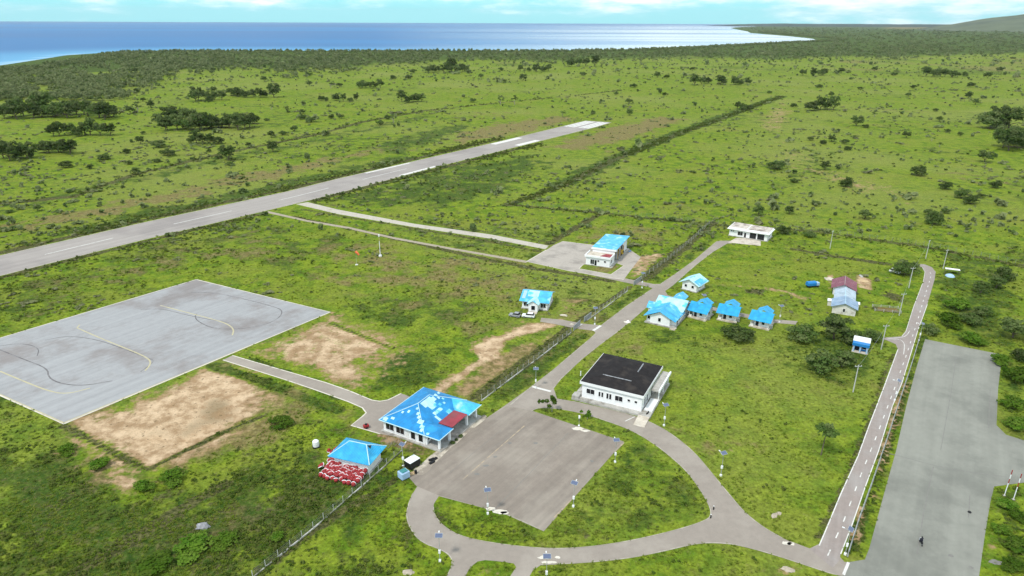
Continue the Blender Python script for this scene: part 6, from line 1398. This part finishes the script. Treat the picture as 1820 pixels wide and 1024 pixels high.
for o in list(bpy.data.objects):
    if o.parent is None and o.get('category') in ('terminal', 'building', 'house', 'fire station', 'hut', 'booth'):
        for ch in o.children:
            if 'plinth' in ch.name or (o['category'] == 'hut' and ch.name.startswith('wall')):
                b = [ch.bound_box[i] for i in (0, 4, 7, 3)]; c, s = math.cos(o.rotation_euler[2]), math.sin(o.rotation_euler[2])
                FOOT.append(np.array([[o.location.x+c*p[0]-s*p[1], o.location.y+s*p[0]+c*p[1]] for p in b]))
def free(xy, margin=0.35):
    bad = on_paved(xy, margin)
    for po in FOOT: bad |= sd_poly(xy, po) < margin
    f = np.hypot(xy[:, 0], xy[:, 1]) > 1200
    if f.any(): bad[f] |= sd_poly(xy[f], SHW) < 90
    return ~bad
def tuft_unit(rng, n, h, spread):
    V, F = [], []
    for i in range(n):
        a = rng.random()*2*math.pi; b = a+rng.normal()*0.6; r0 = rng.random()*spread*0.5; w = 0.09*rng.uniform(.7, 1.5); l = h*rng.uniform(.6, 1.2); out = spread*rng.uniform(.3, 1.0)
        p = np.array([r0*math.cos(a), r0*math.sin(a), -0.05]); sd_ = np.array([-math.sin(b), math.cos(b), 0])*w; m_ = p+np.array([math.cos(b)*out*.45, math.sin(b)*out*.45, l*.75]); e = p+np.array([math.cos(b)*out, math.sin(b)*out, l])
        k = len(V); V += [p-sd_, p+sd_, m_+sd_*.8, m_-sd_*.8, e]; F += [[k, k+1, k+2, k+3], [k+3, k+2, k+4, k+4]]
    return np.array(V), np.array(F), np.zeros(len(V))
def build_cover():
    rng = np.random.default_rng(5)
    def samp(n, x0, x1, y0, y1, pw=1.0):
        px = rng.uniform(x0, x1, n); py = y0+(y1-y0)*rng.random(n)**pw; return PN(px, py)
    # grass tufts in the near field
    units = []
    for i in range(5):
        V, F, T = tuft_unit(rng, 9, 0.42, 0.5); F = F.copy(); units.append((V, F, T))
    xy = samp(90000, -60, 1880, 380, 1120, 0.9); mk = mask_at(xy)
    p = (0.30+0.9*mk[:, 1]+0.4*mk[:, 2])*(mk[:, 0] < 0.35)*np.clip((fbm(xy[:, 0], xy[:, 1], 6, 91)-0.30)*3, 0.12, 1); keep = (rng.random(len(xy)) < p) & free(xy, 0.0); xy = xy[keep]
    dst = np.hypot(xy[:, 0], xy[:, 1]); sc = rng.uniform(0.5, 1.25, len(xy))*np.clip(dst/230, 0.75, 1.4)
    V, F, T = merge(units, xy, sc, rng, zs=sc*rng.uniform(.5, 1.0, len(xy)))
    tri = F[:, 2] == F[:, 3]
    # blade tips become triangles: give the doubled corner its own vertex just beside the tip
    ex = V[F[tri, 3]].copy(); ex[:, 0] += 0.02; idx = np.arange(len(V), len(V)+tri.sum()); F = F.copy(); F[tri, 3] = idx; T = np.concatenate([T, T[F[tri, 2]]]); V = np.concatenate([V, ex])
    tag(np_mesh('grass', V, F, M['grassblade'], {'tint': col4(T)}), 'grass tufts covering the open ground around the roads and aprons', 'grass', kind='stuff')
    # low scrub
    su = []
    for i in range(6): su.append(crown_arrays(rng, 0.9, 0.95, 0.05, 5, 34, 0.46, 0.8))
    xy = samp(60000, -60, 1880, 255, 1120, 1.1); mk = mask_at(xy)
    p = np.clip(0.03+0.95*np.maximum(mk[:, 1]-0.22, 0)+0.9*np.maximum(mk[:, 3]-0.2, 0), 0, 0.8)*(mk[:, 0] < 0.3)*np.clip((fbm(xy[:, 0], xy[:, 1], 9, 55)-0.42)*5, 0.03, 1)
    keep = (rng.random(len(xy)) < p) & free(xy, 0.8); xy = xy[keep]; dst = np.hypot(xy[:, 0], xy[:, 1]); sc = rng.uniform(0.4, 1.0, len(xy))**1.3*np.clip(dst/260, 0.8, 2.0)
    V, F, T = merge(su, xy, sc, rng, zs=sc*rng.uniform(.5, 1.0, len(xy)))
    tag(np_mesh('low_scrub', V, F, M['scrub'], {'tint': col4(T)}), 'low leafy scrub growing in patches and along the verges', 'scrub', kind='stuff')
    hl = resample(W([(905,364),(1000,330),(1090,285),(1180,248),(1290,208),(1388,172)]), 0.55); hb = np.concatenate([hl+rng.normal(size=hl.shape)*np.array([2.4, 2.4]) for _ in range(2)]); hb = hb[fbm(hb[:, 0], hb[:, 1], 14, 33) > 0.42]
    pl = resample(W([(-100,385),(0,362),(130,350),(240,310),(400,272),(560,240),(640,218),(760,196),(880,184),(1000,172),(1110,160)]), 1.6); pb = pl+rng.normal(size=pl.shape)*4.0; pb = pb[fbm(pb[:, 0], pb[:, 1], 20, 34) > 0.47]
    rl = np.concatenate([resample(W([(0,497),(250,434),(470,381)]), 0.7), resample(W([(560,359),(790,299),(960,257)]), 0.7), resample(W([(0,447),(250,390),(520,332),(735,281),(890,245)]), 0.7)]); rb = np.concatenate([rl+rng.normal(size=rl.shape)*4.0 for _ in range(2)]); rb = rb[fbm(rb[:, 0], rb[:, 1], 18, 35) > 0.45]
    fl = np.concatenate([resample(W([(912,365),(1290,403)]), 1.0), resample(W([(1380,408),(1650,441),(1830,477)]), 1.0)]); fb = fl+rng.normal(size=fl.shape)*1.6
    rw = resample(W([(1515,985),(1540,900),(1572,820),(1610,715),(1640,610)]), 0.6); rwb = np.concatenate([rw+rng.normal(size=rw.shape)*0.9 for _ in range(2)])
    ex = np.concatenate([hb, pb, rb, fb, rwb]); ex = ex[free(ex, 0.9)]; xy = np.concatenate([xy, ex])
    es = rng.uniform(0.4, 1.0, len(ex))*np.clip(np.hypot(ex[:, 0], ex[:, 1])/330, 0.7, 1.7); sc = np.concatenate([sc, es]); V, F, T = merge(su, xy, sc, rng, zs=sc*rng.uniform(.5, 1.0, len(xy)))
    low = bpy.data.objects['low_scrub']; bpy.data.meshes.remove(low.data)
    tag(np_mesh('low_scrub', V, F, M['scrub'], {'tint': col4(T)}), 'low leafy scrub growing in patches, hedges and along the verges', 'scrub', kind='stuff')
    # dark specks of bush over the far grassland
    fu = []
    for i in range(6): fu.append(crown_arrays(rng, 1.0, 1.1, 0.0, 4, 22, 0.7, 0.8))
    xy = samp(30000, -200, 2020, 96, 420, 1.25); px, py = pix(xy[:, 0], xy[:, 1]); mk = mask_at(xy)
    p = np.clip(0.24*np.clip((fbm(xy[:, 0], xy[:, 1], 90, 66)-0.38)*4, 0.08, 1)+0.5*mk[:, 3]+0.5*np.clip(1-(py-98)/65, 0, 1), 0, 0.9)*np.where(py > 250, 0.75, 1)
    keep = (rng.random(len(xy)) < p) & free(xy, 1.5); xy = xy[keep]; dst = np.hypot(xy[:, 0], xy[:, 1]); sc = rng.lognormal(-0.12, 0.5, len(xy))*np.clip(0.7+dst/900, 0.75, 3.2)
    V, F, T = merge(fu, xy, sc, rng, zs=sc*rng.uniform(.6, 1.1, len(xy)))
    tag(np_mesh('grassland_scrub', V, F, M['leaf_far'], {'tint': col4(T)}), 'tiny dark bushes sprinkled over the wide far grassland', 'scrub', kind='stuff')
    xy = samp(60000, -200, 2020, 100, 560, 1.15); px, py = pix(xy[:, 0], xy[:, 1])
    p = np.clip((fbm(xy[:, 0], xy[:, 1], 55, 166)-0.40)*3.2, 0.05, 0.75)*np.clip((fbm(xy[:, 0], xy[:, 1], 11, 167)-0.40)*6, 0.1, 1)*np.where(py > 330, 0.35, 0.8)
    keep = (rng.random(len(xy)) < p) & free(xy, 1.2); xy = xy[keep]; dst = np.hypot(xy[:, 0], xy[:, 1]); sc = rng.lognormal(-0.25, 0.45, len(xy))*np.clip(0.6+dst/800, 0.7, 3.0)
    V, F, T = merge(fu, xy, sc, rng, zs=sc*rng.uniform(.25, .6, len(xy)))
    tag(np_mesh('pale_scrub', V, F, M['leaf_pale'], {'tint': col4(T)}), 'pale soft scrub mottling the wide grassland', 'scrub', kind='stuff')
    # far woodland down to the coast
    wu = []
    for i in range(8): wu.append(crown_arrays(rng, 5.2, 6.6, 0.6, 8, 84, 1.75, 0.85))
    n = 42000; px = rng.uniform(-180, 2000, n); py = 44+136*rng.random(n)**0.9; xy = PN(px, py)
    w = wood_weight(px, py); sdv = sd_poly(xy, SHW); keep = (xy[:, 1] > 0) & (sdv > 80) & (np.hypot(xy[:, 0], xy[:, 1]) < 15000)
    thin = np.clip((0.5*fbm(px*1.0, py*4.0, 70, 71)+0.5*fbm(px*1.0, py*4.0, 22, 72)-0.36)*5, 0.02, 1); glade = (px > 1560) & (px < 1800) & (py > 46) & (py < 52)
    keep &= (rng.random(n) < w**1.2*np.where(py < 100, np.maximum(thin, 0.45), thin)) & ~glade; xy = xy[keep]; dst = np.hypot(xy[:, 0], xy[:, 1])
    sc = rng.uniform(0.7, 1.25, len(xy))*np.clip(dst/2200, 1.0, 4.0); hz = rng.uniform(0.7, 1.25, len(xy))*np.clip(dst/4000, 1.0, 2.0)
    # a tighter belt of trees along the shore
    V, F, T = merge(wu, xy, sc, rng, zs=hz)
    ln = resample(SHW[:len(SHORE)-3], 9.0); d = np.gradient(ln, axis=0); nr = np.stack([-d[:, 1], d[:, 0]], 1); nr /= np.linalg.norm(nr, axis=1, keepdims=True)
    belt = np.concatenate([ln - nr*(80+o) + rng.normal(size=ln.shape)*6 for o in (0, 20, 45)]); belt = belt[sd_poly(belt, SHW) > 75]; belt = belt[np.hypot(belt[:, 0], belt[:, 1]) < 12000]
    b = np.hypot(belt[:, 0], belt[:, 1]); sB = rng.uniform(0.7, 1.3, len(belt))*np.clip(b/4000, 1, 2.5); V2, F2, T2 = merge(wu, belt, sB, rng, zs=rng.uniform(.8, 1.5, len(belt))*np.clip(b/6000, 1, 1.6))
    V = np.concatenate([V, V2]); F = np.concatenate([F, F2+len(T)]); T = np.concatenate([T, T2])
    tag(np_mesh('far_woodland', V, F, M['leaf_far'], {'tint': col4(T)}), 'dense far woodland between the grassland and the sea', 'woodland', kind='stuff')
build_cover()

# ------------------------------------------------------------------ the air: one even box of pale haze round everything
def build_haze():
    m = bpy.data.materials.new('haze_air'); m.use_nodes = True; nt = m.node_tree; nt.nodes.clear()
    out = NN(nt, 'ShaderNodeOutputMaterial'); v = NN(nt, 'ShaderNodeVolumePrincipled'); v.inputs['Color'].default_value = (0.86, 0.94, 1.0, 1); v.inputs['Density'].default_value = 1.4e-5; v.inputs['Anisotropy'].default_value = 0.2
    nt.links.new(v.outputs[0], out.inputs['Volume'])
    o = MB().box(-46000, 46000, -4000, 37500, -12, 620).build('haze', m); tag(o, kind='stuff')
build_haze()
